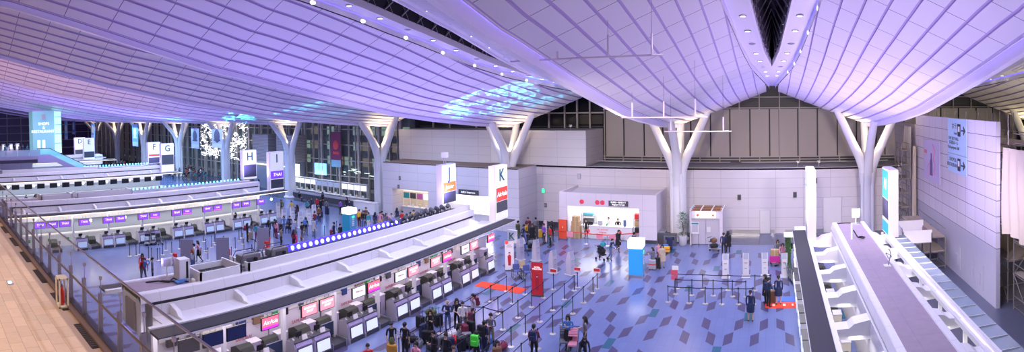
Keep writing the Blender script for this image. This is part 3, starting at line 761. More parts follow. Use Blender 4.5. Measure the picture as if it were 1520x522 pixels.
# ------------------------------------------------------------------ check-in desks and monitors
unit_side = M('unit_side_grey', (.36, .34, .4), .45)
unit_white = M('unit_white', (.78, .76, .78), .45)
lcd_w = M('unit_panel', (.8, .86, .95), .35, emit=.4, ecol=(.8, .88, 1))
lcd_h = M('unit_panel_blue', (.62, .78, .95), .35, emit=.12, ecol=(.7, .85, 1))
def desk_proto(sidem, panelm, lab, bodym, group, tall=False):
    t = thing('check_in_desk', lab, 'check-in desk', (0, 0, 0), 0, group)
    MB().prism([(-.75, 0), (0, 0), (.0, .18), (-.08, .3), (-.12, .78), (-.22, 1.0), (-.2, 1.16), (-.32, 1.22), (-.45, 1.05), (-.75, 1.0)], 'y', -.56, -.48, sidem).build('side_panel', t)
    MB().prism([(-.75, 0), (-.06, 0), (-.12, .8), (-.2, .98), (-.75, .98)], 'y', -.48, .52, bodym).build('body', t)
    b = MB(); b.prism([(-.065, .22), (-.03, .22), (-.075, .76), (-.115, .76)], 'y', -.42, .46, dgrey); b.prism([(-.05, .25), (-.02, .25), (-.065, .73), (-.1, .73)], 'y', -.38, .42, panelm); b.build('display_panel', t)
    MB().prism([(-.12, .8), (-.09, .82), (-.18, 1.0), (-.22, .98)], 'y', -.48, .5, M('unit_strip_lilac', (.4, .34, .55), .4)).build('upper_strip', t)
    MB().box(-.75, -.16, -.52, .56, .98, 1.03, dgrey).build('counter_top', t)
    MB().box(-.72, -.02, -.46, .5, 0, .17, dgrey).build('plinth', t)
    b = MB(); b.box(-.5, -.46, -.2, .14, 1.12, 1.36, black); b.tube([(-.5, -.03, 1.03), (-.5, -.03, 1.15)], .03, dgrey, 6); b.build('screen', t)
    b = MB(); b.prism([(-.3, 1.03), (-.22, 1.03), (-.29, 1.22), (-.31, 1.22)], 'y', .02, .3, white); b.build('notice_card', t)
    return t
def conveyor_proto(group, lab, two=True):
    t = thing('baggage_scale', lab, 'baggage conveyor', (0, 0, 0), 0, group)
    b = MB(); b.box(-2.0, -.05, -.42, .42, 0, .22, dgrey); b.build('belt', t)
    b = MB(); b.box(-2.0, 0, -.47, -.42, 0, .34, steel); b.box(-2.0, 0, .42, .47, 0, .34, steel); b.build('side_rail', t)
    b = MB()
    q = 1 if two else .72
    b.prism([(-1.7, .22), (-.95, .22), (-.95, .85*q), (-1.1, 1.12*q), (-1.35, 1.18*q), (-1.7, 1.0*q)], 'y', -.4*q, .4*q, olive); b.build('hood', t)
    if two: MB().prism([(-1.7, 0), (-.85, 0), (-.85, .85), (-1.0, 1.12), (-1.3, 1.18), (-1.7, 1.0)], 'y', -1.8, -1.05, olive).build('hood', t)
    return t
def mon_tex(kind):
    return
def monitor_proto(face, scr, lab, group, txt=None, tm=None, foot=None, tilt=0, w=.95, h=.56, size=.26):
    t = thing('hanging_monitor', lab, 'monitor', (0, 0, 0), 0, group)
    b = MB(); b.rbox(-.09, 0, -w/2, w/2, -h/2, h/2, black, .02); b.build('case', t)
    MB().box(0, .012, -w/2+.04, w/2-.04, -h/2+.04, h/2-.04, scr).build('screen', t)
    for q in (-.12, .12): MB().tube([(-.04, q, h/2), (-.04, q, h/2+.27)], .018, steel, 6).build('hanger', t)
    if foot: MB().box(.008, .016, -w/2+.04, w/2-.04, -h/2+.04, -h/2+.14, foot).build('caption_band', t)
    if txt: text('lettering', txt, size, (.02, 0, .03), '+x', tm or wt, t, shear=.2)
    return t
def side_of(n): return ['nearest', 'second', 'third', 'fourth', 'fifth', 'sixth', 'seventh', 'eighth', 'ninth', 'tenth', 'eleventh', 'twelfth'][n]

# K aisle
scr_red = M('screen_red', (.9, .12, .2), .4, emit=.9, ecol=(1, .16, .24)); scr_pink = M('screen_pink', (.95, .3, .35), .4, emit=.9, ecol=(1, .3, .36))
scr_wht = M('screen_white', (.9, .95, 1), .4, emit=.6); scr_off = M('screen_navy', (.03, .045, .15), .3); magenta = M('caption_magenta', (.6, .02, .6), .4, emit=.7, ecol=(.8, .05, .8))
kd = desk_proto(unit_side, lcd_w, 'x', lilac, 'check in desks of aisle K')
kc = conveyor_proto('baggage conveyors of aisle K', 'x', True)
first = [True, True]
mods = [11.9, 15.2, 18.55, 22.15, 25.4, 28.6, 31.85]
for n, y in enumerate(mods):
    for k, dy in enumerate((.56, 1.68)):
        if n == 6 and k == 1: continue
        lab = '%s desk of the %s check in pair of aisle K from the near end' % (('near', 'far')[k], side_of(n))
        if first[0]: first[0] = False; kd.location = (-18.7, y+dy, 0); kd['label'] = lab; LABELS[lab] = [kd.name]
        else: dup(kd, (-18.7, y+dy, 0), 0, lab)
    lab = 'dark baggage conveyor with hood after the %s check in pair in aisle K' % side_of(n)
    if n < 6:
        if first[1]: first[1] = False; kc.location = (-18.75, y+2.75, 0); kc['label'] = lab
        else: dup(kc, (-18.75, y+2.75, 0), 0, lab)
    # white ledges behind and partition panels
    for k, dy in enumerate((-.75, 1.02)):
        t = thing('white_cabinet', '%s white cabinet behind the %s check in pair in aisle K' % (('near', 'far')[k], side_of(n)), 'cabinet', (-20.2, y+dy+1.0, 0), group='white cabinets in aisle K')
        MB().rbox(-.22, .22, -.28, .28, 0, 1.1, lilac, .015).build('body', t); MB().box(-.24, .24, -.3, .3, 1.1, 1.13, unit_white).build('top', t)
    t = thing('partition_panel', 'lilac partition with red lettering behind the %s desk pair of aisle K' % side_of(n), 'partition', (-20.72, y+1.6, 0), group='partitions of aisle K')
    MB().box(-.04, .04, -1.62, 1.6, .1, 1.75, M('partition_white', (.75, .7, .78), .45)).build('panel', t)
    MB().box(-.06, .06, -1.62, 1.6, 1.75, 1.8, lgrey).build('rail', t)
    text('lettering', 'SAMURAI', .22, (.05, .2, 1.1), '+x', M('partition_red', (.6, .1, .15), .5), t)
    MB().box(.04, .06, -1.3, -1.05, 1.3, 1.6, green).build('green_tag', t)
mys = [9.8, 10.89, 12.01, 13.73, 15.95, 17.05, 19.2, 20.3, 22.45, 23.58, 25.7, 26.9, 28.95, 30.0, 32.25]
kinds = ['g', 'n', 'n', 'a', 'p', 'p', 'w', 'a', 'p', 'a2', 'p', 'w', 'p', 'a', 'a']
kinds = ['g', 'n', 'n', 'a', 'p', 'p', 'w', 'a', 'w', 'p', 'p', 'a', 'w', 'p', 'a']
protos = {
 'a': monitor_proto('+x', scr_red, 'x', 'hanging monitors of aisle K', 'AirAsia', wt, magenta),
 'p': monitor_proto('+x', scr_pink, 'x', 'hanging monitors of aisle K', 'BAGGAGE\nDROP', wt, None, size=.15),
 'w': monitor_proto('+x', scr_wht, 'x', 'hanging monitors of aisle K', 'Welcome', M('txt_red', (.7, .1, .1), .5), None, size=.13),
 'n': monitor_proto('+x', scr_off, 'x', 'hanging monitors of aisle K'),
 'g': monitor_proto('+x', dgrey, 'x', 'hanging monitors of aisle K')}
desc = {'a': 'red screen and magenta caption', 'p': 'pink notice screen', 'w': 'white notice screen', 'n': 'switched off navy screen', 'g': 'switched off grey screen'}
used = set()
for n, (y, k) in enumerate(zip(mys, kinds)):
    lab = 'monitor with %s, %s from the near end of aisle K' % (desc[k], ORD[n])
    p = protos[k]
    if k not in used: used.add(k); p.location = (-18.62, y, 2.45); p['label'] = lab
    else: dup(p, (-18.62, y, 2.45), 0, lab)
# posts and interior of the K side
b = None
for n in range(8):
    y = 8.75+n*3.22
    t = MB().box(-.09, .09, -.09, .09, 0, 3.0, white).build('canopy_post', loc=(-19.6, y, 0)); tag(t, 'white square canopy post, %s from the near end of aisle K' % side_of(n), 'post', 'canopy posts of aisle K')
b = MB()
r_ = random.Random(11)
stf = thing('back_office_shelf', 'cream back office shelf behind the partitions of aisle K', 'shelf', (-21.0+.22, 9.5, 0))
MB().box(-.1, .0, 0, 24, 1.8, 2.15, cream).build('board', stf)
for k in range(26):
    y = .3+k*.92+r_.uniform(-.2, .2); h = r_.uniform(.15, .5); m = [black, dgrey, cream, white, M('navy_item', (.03, .06, .2), .6), M('brown_item', (.25, .15, .08), .6), green][k % 7]
    MB().rbox(.02, .22, y, y+r_.uniform(.2, .6), 1.62, min(2.16, 1.75+h), m, .02).build('stored_item', stf)
# lower open section and glass barrier between pairs
for n, y in enumerate(mods[:-1]):
    b = MB(); b.box(-.9, -.88, 0, 1.0, .35, 1.0, M('smoke_glass', (.04, .06, .12), .1)); b.tube([(-.9, 0, 1.02), (-.9, 1.0, 1.02)], .02, steel, 6)
    tag(b.build('glass_barrier', loc=(-18.7, y+2.3, 0)), 'dark glass barrier after the %s check in pair of aisle K' % side_of(n), 'barrier')

# H aisle (facing us across the hall)
hd = desk_proto(unit_white, lcd_h, 'x', unit_white, 'check in desks of aisle I')
hc = conveyor_proto('baggage conveyors of aisle I', 'x', False)
first = [True, True]
for n, y in enumerate([11.65, 15.1, 18.5, 21.9, 25.25, 28.4, 31.6]):
    for k, dy in enumerate((.5, 1.6)):
        if n == 0 and k == 0: continue
        lab = '%s desk of the %s white pair from the walkway end of aisle I' % (('near', 'far')[k], side_of(n))
        if first[0]: first[0] = False; hd.location = (-44.1, y+dy, 0); hd['label'] = lab; LABELS[lab] = [hd.name]
        else: dup(hd, (-44.1, y+dy, 0), 0, lab)
    lab = 'dark baggage conveyor before the %s white desk pair of aisle I' % side_of(n)
    if first[1]: first[1] = False; hc.location = (-44.2, y-.6, 0); hc['label'] = lab
    else: dup(hc, (-44.2, y-.6, 0), 0, lab)
scr_thai = M('screen_purple', (.2, .05, .7), .4, emit=.9, ecol=(.22, .06, .85)); scr_mag = M('screen_magenta', (.6, .1, .6), .4, emit=.9, ecol=(.7, .12, .65))
hp = {'t': monitor_proto('+x', scr_thai, 'x', 'hanging monitors of aisle I', 'THAI', wt, None, w=1.0, size=.28), 'm': monitor_proto('+x', scr_thai, 'x', 'hanging monitors of aisle I', 'THAI', wt, scr_mag, w=1.0, size=.2)}
used = set()
for n, (y, k) in enumerate(zip([9.72, 10.77, 11.9, 13.63, 15.83, 16.96, 19.15, 20.31, 22.5, 23.62, 25.8, 26.94, 29.1, 30.25, 32.1], 'tttttttmtmtmttt')):
    lab = 'purple airline screen%s hanging %s from the walkway end of aisle I' % (' with magenta foot' if k == 'm' else '', ORD[n])
    p = hp[k]
    if k not in used: used.add(k); p.location = (-44.7, y, 2.28); p['label'] = lab
    else: dup(p, (-44.7, y, 2.28), 0, lab)
for n in range(8):
    y = 9.5+n*3.22
    t = MB().box(-.08, .08, -.08, .08, 0, 3.0, white).build('canopy_post', loc=(-45.0, y, 0)); tag(t, 'white canopy post, %s from the walkway end of aisle I' % side_of(n), 'post', 'canopy posts of aisle I')
    t = thing('globe_lamp', 'glowing round lamp under the canopy, %s from the walkway end of aisle I' % side_of(n), 'lamp', (-44.9, y+1.55, 2.35), group='round lamps of aisle I')
    MB().ball((0, 0, 0), .12, M('globe_warm', (1, .95, .85), .5, emit=7, ecol=(1, .9, .72)), n=10).build('globe', t); MB().tube([(0, 0, .1), (0, 0, .6)], .012, steel, 5).build('stem', t)
bc = thing('back_counter', 'long white staff counter behind the desks of aisle I', 'counter', (-46.6, 8, 0))
MB().box(-.3, .3, 0, 25.5, 0, .95, Mgrid('bc_white', (.74, .73, .74), (.5, .5, .52), (0, 1.6, 0), .02)).build('base', bc); MB().box(-.34, .34, 0, 25.5, .95, 1.1, white).build('top', bc)
for k in range(14): MB().box(.3, .32, 1+k*1.75, 1.2+k*1.75, .5, .75, green).build('green_tag', bc)
bc = thing('back_counter', 'long white staff counter behind the desks of aisle G', 'counter', (-70.5, 8, 0))
MB().box(-.3, .3, 0, 25.5, 0, 1.0, white).build('base', bc); MB().box(-.34, .34, 0, 25.5, 1.0, 1.1, white).build('top', bc)
for n in range(14):
    y = 10.2+n*1.68
    t = thing('hanging_monitor', 'dark hanging monitor, %s from the walkway end of aisle G' % ORD[n], 'monitor', (-68.9, y, 2.4), group='hanging monitors of aisle G')
    MB().rbox(-.06, 0, -.5, .5, -.32, .32, black, .02).build('case', t); MB().tube([(-.03, 0, .3), (-.03, 0, .7)], .02, steel, 5).build('hanger', t)
    if n % 2 == 0:
        t = thing('globe_lamp', 'glowing round lamp under the canopy, %s from the walkway end of aisle G' % ORD[n//2], 'lamp', (-69.2, y+.8, 2.4), group='round lamps of aisle G')
        MB().ball((0, 0, 0), .13, MATS['globe_warm'], n=8).build('globe', t); MB().tube([(0, 0, .1), (0, 0, .6)], .012, steel, 5).build('stem', t)
    if n < 9:
        t = thing('wire_stand', 'small white desk with papers, %s from the walkway end of aisle G' % ORD[n], 'desk', (-68.2, 10+n*2.5, 0), group='small desks of aisle G')
        MB().box(-.35, .35, -.5, .5, .75, .8, white).build('top', t); MB().box(-.3, .3, -.45, .45, 0, .75, lgrey).build('base', t)

# right island: dark seats and desks seen between the brackets
for n in range(9):
    y = 7.5+n*3.1
    for k in (0, 1):
        t = thing('check_in_desk', '%s desk under the right island dark canopy, %s bay from near end' % (('near', 'far')[k], ORD[n]), 'check-in desk', (1.45, y+k*1.25, 0), group='desks of the right island, dark canopy side')
        MB().rbox(-.2, .5, -.55, .55, 0, .98, unit_white, .03).build('body', t); MB().box(-.22, .52, -.57, .57, .98, 1.03, dgrey).build('counter_top', t)
        MB().box(-.24, -.2, -.4, .4, .25, .8, lcd_w).build('display_panel', t)
        MB().box(.2, .24, -.2, .2, 1.1, 1.4, black).build('screen', t)
    t = thing('baggage_scale', 'dark baggage conveyor in the %s bay from the near end of the right island' % ORD[n], 'baggage conveyor', (2.75, y+1.9, 0), group='conveyors of the right island')
    MB().box(-1.2, .5, -.4, .4, 0, .3, dgrey).build('belt', t)
    MB().prism([(-.5, .3), (.55, .3), (.55, .9), (.3, 1.1), (-.1, 1.05), (-.5, .7)], 'y', -.45, .45, olive).build('hood', t)
    t = thing('white_cabinet', 'white cabinet in the %s bay from the near end of the right island' % ORD[n], 'cabinet', (3.1, y+.3, 0), group='cabinets of the right island')
    MB().rbox(-.2, .2, -.3, .3, 0, 1.1, cream, .02).build('body', t); MB().box(-.22, .22, -.32, .32, 1.1, 1.13, lgrey).build('top', t)
    t = thing('office_chair', 'black office chair in the %s bay on the glass side of the right island' % ORD[n], 'chair', (6.5, y+.9, 0), rotz=.4, group='office chairs of the right island')
    MB().rbox(-.24, .24, -.24, .24, .44, .52, black, .04).build('seat', t); MB().rbox(-.28, -.2, -.22, .22, .6, 1.1, black, .04).build('backrest', t)
    b = MB(); b.tube([(0, 0, .1), (0, 0, .45)], .03, steel, 6); [b.tube([(0, 0, .12), (.28*math.cos(a), .28*math.sin(a), .05)], .02, steel, 5) for a in (0, 1.26, 2.51, 3.77, 5.03)]; b.build('base', t)
    t = thing('white_counter', 'white counter in the %s bay on the glass side of the right island' % ORD[n], 'counter', (7.3, y+.8, 0), group='counters of the right island glass side')
    MB().rbox(-.15, .4, -1.3, 1.2, 0, 1.05, unit_white, .03).build('body', t); MB().box(-.17, .42, -1.32, 1.22, 1.05, 1.09, white).build('top', t)
    t = MB().box(-.07, .07, -.07, .07, 0, 3.02, white).build('canopy_post', loc=(7.05, y+2.2, 0)); tag(t, 'white canopy post in the %s bay on the glass side of the right island' % ORD[n], 'post', 'canopy posts of the right island')
# white bins near the far end of right island, planter screen
b = MB(); b.prism([(0, 0), (1.6, 0), (2.0, 1.0), (1.4, 1.4), (0, 1.2)], 'x', 0, 1.8, white)
t = thing('white_hopper', 'white open hopper beside the teal sign tower on the right island', 'hopper', (8.3, 34.0, 2.3))
b = MB(); b.box(0, .06, 0, 2.2, 0, 1.0, white); b.box(0, 2.0, 0, .06, 0, .8, white); b.box(0, 2.0, 2.14, 2.2, 0, 1.0, white); b.box(1.94, 2.0, 0, 2.2, 0, .6, M('hopper_wood', (.3, .2, .2), .7)); b.box(0, 2, 0, 2.2, -.04, 0, lgrey); b.build('tray', t)
b = MB(); [b.tube([(x, y, -2.3), (x, y, 0)], .05, dsteel, 6) for x in (.1, 1.9) for y in (.1, 2.1)]; b.build('leg', t)
hb = MB(); r_ = random.Random(2)
for k in range(500):
    p = Vector((r_.uniform(-.18, .18), r_.uniform(-.55, .55), r_.uniform(.05, 2.35))); a = r_.uniform(0, 6); q = r_.uniform(.05, .09)
    hb.quad([p+Vector((q*math.cos(a), q*math.sin(a), 0)), p+Vector((0, 0, q)), p-Vector((q*math.cos(a), q*math.sin(a), 0)), p-Vector((0, 0, q))], M('leaf_green', (.06, .22, .04), .6) if k % 3 else M('leaf_dark', (.03, .12, .03), .6))
t = thing('planter_hedge', 'tall narrow green plant screen at the far end of the right island', 'plant screen', (1.0, 37.2, 0))
hb.build('foliage', t); MB().rbox(-.16, .16, -.5, .5, 0, 2.3, M('hedge_core', (.03, .08, .03), .8), .03).build('core', t); MB().box(-.3, .3, -.65, .65, 2.36, 2.42, white).build('top_shelf', t)
t = thing('display_shelf', 'bright white display shelf lit from above next to the plant screen', 'shelf', (1.75, 36.6, 0))
MB().rbox(-.3, .45, -.9, .9, 0, 2.9, white, .02).build('body', t); 
for z in (.6, 1.1, 1.6, 2.1, 2.6): MB().box(-.36, -.3, -.85, .85, z, z+.05, ewarm).build('shelf_light', t)

# ------------------------------------------------------------------ shop, kiosk, totems, banners
sx0, sx1, sy0, sy1, sh = -18.1, -9.5, 43.2, 47.4, 4.0
sp = thing('baggage_shop', 'white boxed baggage service shop with a bright open front', 'shop', (0, 0, 0))
ox0, ox1 = -17.35, -11.0
wp = Mgrid('shop_panel', (.72, .67, .74), (.5, .46, .52), (1.35, 1.35, 1.3), .02, off=(.1, .2, .1))
b = MB(); b.box(sx0, ox0, sy0, sy0+.2, 0, sh, wp); b.box(ox1, sx1, sy0, sy0+.2, 0, sh, wp); b.box(ox0, ox1, sy0, sy0+.2, 2.85, sh, wp)
b.box(sx0, sx0+.2, sy0+.2, sy1, 0, sh, wp); b.box(sx1-.2, sx1, sy0+.2, sy1, 0, sh, wp); b.build('wall', sp)
b = MB(); b.box(sx0+.2, sx1-.2, sy1-.9, sy1-.8, 0, 3.2, M('shop_inner', (.92, .91, .93), .5)); b.build('back_wall', sp)
b = MB(); b.prism([(sy0+.2, 3.25), (sy1, 3.75), (sy1, 3.8), (sy0+.2, 3.3)], 'x', sx0+.2, sx1-.2, M('shop_roof', (.6, .56, .62), .6)); b.build('roof', sp)
b = MB(); b.box(sx0-.02, sx1+.02, sy0-.02, sy0, 0, .28, dsteel) if 0 else None
MB().box(ox1, sx1+.01, sy0-.02, sy0, 0, .3, dsteel).build('skirting', sp)
for k in range(5): MB().tube([(sx0+1+k*1.7, sy0+.6, 3.5), (sx0+1.3+k*1.7, sy0+.25, 3.95)], .05, dgrey, 6).build('roof_lamp', sp)
rr = M('sign_red_round', (.7, .05, .1), .5, emit=.2)
b = MB(); 
for x in (-16.0, -14.6, -14.15): b.tube([(x, sy0-.03, 3.25), (x, sy0, 3.25)], .2, rr, 20)
b.build('red_round_sign', sp)
MB().box(-13.6, -11.9, sy0-.04, sy0, 3.0, 3.45, dgrey).build('sign_board', sp); text('lettering', '手荷物一時預かり\nBaggage Storage', .17, (-12.75, sy0-.06, 3.23), '-y', wt, sp)
text('lettering', 'JAL ABC', .3, (-13.0, sy1-.93, 2.3), '-y', M('ink_dark', (.03, .03, .05), .5), sp, shear=.2)
cnt = thing('shop_counter', 'white shop counter with a red round mark and small red lettering', 'counter', (-14.4, 43.9, 0))
MB().box(-1.9, 2.6, 0, .6, 0, 1.05, white).build('body', cnt); MB().box(-1.95, 2.65, -.04, .64, 1.05, 1.1, unit_white).build('top', cnt)
MB().tube([(-1.35, -.02, .62), (-1.35, 0, .62)], .2, rr, 18).build('red_mark', cnt); MB().tube([(1.5, -.02, .62), (1.5, 0, .62)], .2, rr, 18).build('red_mark', cnt)
text('lettering', 'ABC  BAGGAGE', .14, (0, -.03, .8), '-y', rr, cnt); text('lettering', '手荷物宅配', .14, (0, -.03, .55), '-y', rr, cnt)
for k, (x, w, h, m, lab) in enumerate(((-1.2, .5, .3, black, 'black monitor on the left of the shop counter'), (-.3, .4, .4, lgrey, 'grey parcel scale on the shop counter'), (1.9, .2, .55, M('cloth_blue', (.1, .15, .3), .6), 'dark blue upright case on the right of the shop counter'), (.3, .12, .18, green, 'small green item on the shop counter'))):
    t = thing('counter_item', lab, 'item', (-14.4+x, 44.2, 1.1)); MB().rbox(-w/2, w/2, -.1, .1, .02, h, m, .02).build('body', t); MB().box(-w/3, w/3, -.12, .12, 0, .03, dgrey).build('base', t)
cb = M('cardboard', (.48, .33, .17), .8)
for k, (x, y, w, z0, h) in enumerate(((-16.75, 43.6, .9, 0, .6), (-16.7, 43.6, .8, .6, .5), (-16.7, 43.6, .7, 1.1, .4), (-16.7, 43.6, .55, 1.5, .4))):
    b = MB(); b.box(-w/2, w/2, -.25, .25, 0, h-.01, cb); b.box(-.04, .04, -.26, .26, 0, h-.005, M('parcel_tape', (.6, .5, .3), .4))
    tag(b.build('cardboard_box', loc=(x, y, z0)), 'brown cardboard box in the shop doorway stack, %s from the bottom' % ORD[k], 'box', 'cardboard boxes in the shop doorway')
t = thing('luggage_cart', 'grey wheeled rack with folded things inside the shop, left', 'rack', (-16.3, 45.8, 0))
b = MB(); [b.tube([(x, y, 0), (x, y, 1.8)], .03, steel, 6) for x in (-.6, .6) for y in (-.25, .25)]; b.build('frame', t)
for z in (.3, .9, 1.5): MB().box(-.6, .6, -.25, .25, z, z+.04, steel).build('shelf', t)
b = MB(); b.rbox(-.5, .4, -.2, .2, 1.54, 1.8, M('teal_bags', (.08, .3, .4), .7), .05); b.rbox(-.5, .5, -.2, .2, .94, 1.3, dgrey, .06); b.build('stored_bag', t)
t = thing('suitcase_rack', 'shelf of boxes and red and black bags at the right inside the shop', 'rack', (-11.35, 45.0, 0))
b = MB(); [b.tube([(x, y, 0), (x, y, 2.4)], .03, steel, 6) for x in (-.5, .35) for y in (-.3, .3)]; b.build('frame', t)
for z in (.4, 1.0, 1.6): MB().box(-.5, .35, -.3, .3, z, z+.04, steel).build('shelf', t)
for k, (z, m) in enumerate(((.44, black), (1.04, cb), (1.64, red), (1.04, dgrey))): MB().rbox(-.45+.4*(k == 3), 0+.3*(k == 3), -.28, .2, z, z+.45, m, .05).build('stored_bag', t)
# standee red and easel boards before the shop
def aboard(x, y, w, h, m, lab, rz=0, txt=None, tm=None, name='sign_board'):
    t = thing(name, lab, 'sign stand', (x, y, 0), rz)
    b = MB(); b.box(-w/2, w/2, -.02, .02, .12, h, m); b.build('board', t)
    b = MB(); b.box(-w/2-.02, -w/2+.02, -.03, .03, 0, h, dgrey); b.box(w/2-.02, w/2+.02, -.03, .03, 0, h, dgrey); b.box(-w/2, -w/2+.05, -.2, .2, 0, .04, dgrey); b.box(w/2-.05, w/2, -.2, .2, 0, .04, dgrey); b.build('frame', t)
    if txt: text('lettering', txt, w*.2, (0, -.03, h*.62), '-y', tm or wt, t)
    return t
aboard(-17.55, 42.6, .75, 1.75, M('orange_red', (.85, .1, .04), .5), 'red standing notice with a white umbrella mark left of the shop door', txt='T')
aboard(-19.5, 40.8, .9, 1.5, M('chalk', (.05, .04, .05), .6), 'black menu board with red frame left of the shop', txt='MENU\n----\n----', tm=lgrey)
aboard(-18.5, 41.1, .35, 1.9, M('white_red_ban', (.8, .6, .65), .5), 'narrow white vertical banner with red characters beside the menu board', txt='手\n荷\n物', tm=M('txt_red'))
# shop queue rope
t = thing('rope_barrier', 'red belt barrier with hanging red notices in front of the shop', 'barrier')
pts = [(-17.9, 41.9), (-15.2, 41.9), (-13.3, 41.8), (-11.0, 43.0)]
for i, (x, y) in enumerate(pts[1:3]):
    MB().tube([(x, y, 0), (x, y, .95)], .03, steel, 8).lathe([(.17, 0), (.17, .02), (.04, .05)], (x, y, 0), steel, 14).build('post', t)
b = MB()
for (x, y), (u, v) in zip(pts, pts[1:]): b.box(x, u, min(y, v)-.01, min(y, v)+.01, .85, .93, red) if abs(y-v) < .2 else b.add([(x, y, .85), (u, v, .85), (u, v, .93), (x, y, .93)], [(0, 1, 2, 3)], red)
b.build('belt', t)
for x in (-16.6, -14.0, -12.9): MB().box(x-.28, x+.28, 41.84, 41.86, .5, .95, M('notice_pink', (.8, .3, .4), .5)).build('notice', t)
# kiosk
t = thing('strawberry_kiosk', 'closed pale kiosk with a lit strawberry sign beside the plant', 'kiosk', (-5.35, 43.4, 0))
b = MB(); b.box(-1.45, -1.3, 0, 2.4, 0, 2.75, wp); b.box(1.0, 1.25, 0, 2.4, 0, 2.75, wp); b.box(-1.3, 1.0, 0, .15, 2.15, 2.75, wp); b.box(-1.3, 1.0, 2.25, 2.4, 0, 2.75, wp); b.build('wall', t)
for k in range(2): MB().box(-1.3+k*1.16, -.16+k*1.15, .1, .14, .05, 2.15, M('shutter', (.55, .52, .6), .4)).build('shutter_door', t)
b = MB(); [b.box(-1.4, 1.2, y, y+.1, 2.7, 2.8, M('rafter', (.3, .14, .07), .6)) for y in (.1, .8, 1.5, 2.2)]; [b.box(x, x+.08, 0, 2.4, 2.72, 2.84, white) for x in (-1.45, -.6, .3, 1.17)]; b.build('rafter', t)
b = MB(); b.box(-.95, .65, -.1, 0, 2.25, 2.7, eglow); b.build('lightbox', t)
b = MB(); b.ball((-.78, -.12, 2.45), .11, aared, sy=.2, n=8); b.ball((.48, -.12, 2.45), .1, aared, sy=.2, n=8); b.ball((-.7, -.12, 2.52), .05, green, sy=.2, n=6); b.build('strawberry', t)
text('lettering', 'いちご BERRY', .17, (-.15, -.12, 2.47), '-y', M('txt_red'), t)
t = thing('notice_stand', 'white notice board on legs in front of the kiosk', 'sign stand', (-6.3, 43.0, 0))
MB().box(-.32, .32, -.02, .02, 1.0, 1.95, unit_white).build('board', t); MB().box(-.24, .24, -.03, -.02, 1.15, 1.75, lgrey).build('sheet', t); MB().box(-.28, .28, -.03, -.02, 1.78, 1.9, teal).build('header', t)
b = MB(); b.tube([(-.28, 0, 0), (-.28, 0, 1)], .02, dsteel, 6); b.tube([(.28, 0, 0), (.28, 0, 1)], .02, dsteel, 6); b.box(-.3, -.26, -.2, .2, 0, .03, dsteel); b.box(.26, .3, -.2, .2, 0, .03, dsteel); b.build('leg', t)
t = MB().box(-.2, .2, -.02, 0, 1.0, 1.55, lgrey).box(-.16, .16, -.03, -.02, 1.05, 1.5, offw).build('paper_notice', loc=(-5.25, 43.46, 0)); tag(t, 'paper notice hung on the kiosk shutter', 'notice')
t = thing('potted_tree', 'leafy potted tree in a pale pot between column and kiosk', 'plant', (-7.35, 43.2, 0))
MB().lathe([(.25, 0), (.32, .1), (.36, .75), (.33, .8)], (0, 0, 0), lgrey, 16).build('pot', t, smooth=True)
MB().tube([(0, 0, .7), (.05, 0, 1.3), (-.05, .05, 1.9)], .04, M('bark', (.15, .1, .06), .8), 6).build('stem', t)
hb = MB()
for k in range(260):
    a = r_.uniform(0, 6.3); e = r_.uniform(-.9, 1.3); R = r_.uniform(.2, .6); p = Vector((R*math.cos(a)*math.cos(e), R*math.sin(a)*math.cos(e), 1.95+.75*math.sin(e)))
    if k % 5 == 0: p = Vector((.33*math.cos(a), .33*math.sin(a), .9+.1*math.sin(e)))
    d = Vector((math.cos(a), math.sin(a), r_.uniform(-.5, .6)))*.14; s = Vector((-math.sin(a), math.cos(a), 0))*.03
    hb.quad([p-d, p+s, p+d, p-s], MATS['leaf_green'] if k % 2 else MATS['leaf_dark'])
hb.build('foliage', t)
t = thing('waste_bin', 'dark steel recycling bin beside the potted tree', 'bin', (-8.35, 43.0, 0)); MB().rbox(-.5, .5, -.25, .25, 0, .85, M('bin_steel', (.22, .22, .26), .35, .7), .03).build('body', t); MB().rbox(-.52, .52, -.27, .27, .85, .95, dgrey, .02).build('lid', t); MB().box(-.35, -.1, -.26, -.25, .5, .75, black).box(.1, .35, -.26, -.25, .5, .75, black).build('opening', t)
t = thing('waste_bin', 'dark bench bin in the shadow right of the shop', 'bin', (-9.15, 43.9, 0)); MB().rbox(-.25, .25, -.6, .6, 0, .9, dgrey, .05).build('body', t); MB().box(-.27, .27, -.4, .4, .9, 1.0, steel).build('lid', t)

def totem(x, y, lab, rz=0, hh=2.47, col=(.03, .3, .75), em=.25):
    t = thing('information_totem', lab, 'totem', (x, y, 0), rz)
    w = .46
    mcol = M('totem_blue'+lab[:12], col, .35, emit=em)
    MB().box(-w, w, -w, w, .18, hh-.55, mcol).build('column', t)
    MB().box(-w-.01, w+.01, -w-.01, w+.01, 0, .18, steel).build('plinth', t)
    MB().rbox(-w-.04, w+.04, -w-.04, w+.04, hh-.52, hh, M('totem_top', (1, 1, 1), .4, emit=1.7, ecol=(1, .97, .96)), .03).build('light_cap', t)
    b = MB(); b.box(w, w+.02, -w+.08, w-.08, .3, hh-.62, M('totem_side', (.12, .35, .55), .4)); b.build('side_board', t)
    b = MB(); b.box(w+.02, w+.03, -.12, .2, 1.5, 1.72, M('exit_green', (.05, .7, .3), .5, emit=1.2)); 
    for z in (1.3, 1.12, .95, .8): b.box(w+.02, w+.03, -.12, .16, z, z+.1, white)
    b.build('pictogram', t)
    return t
totem(-9.1, 34.95, 'blue square information totem with glowing white cap in the middle of the hall', rz=.06)
totem(-35.3, 35.3, 'teal square information totem with glowing white cap behind the blue lamp strip', col=(.02, .25, .4), em=.08, hh=2.4)
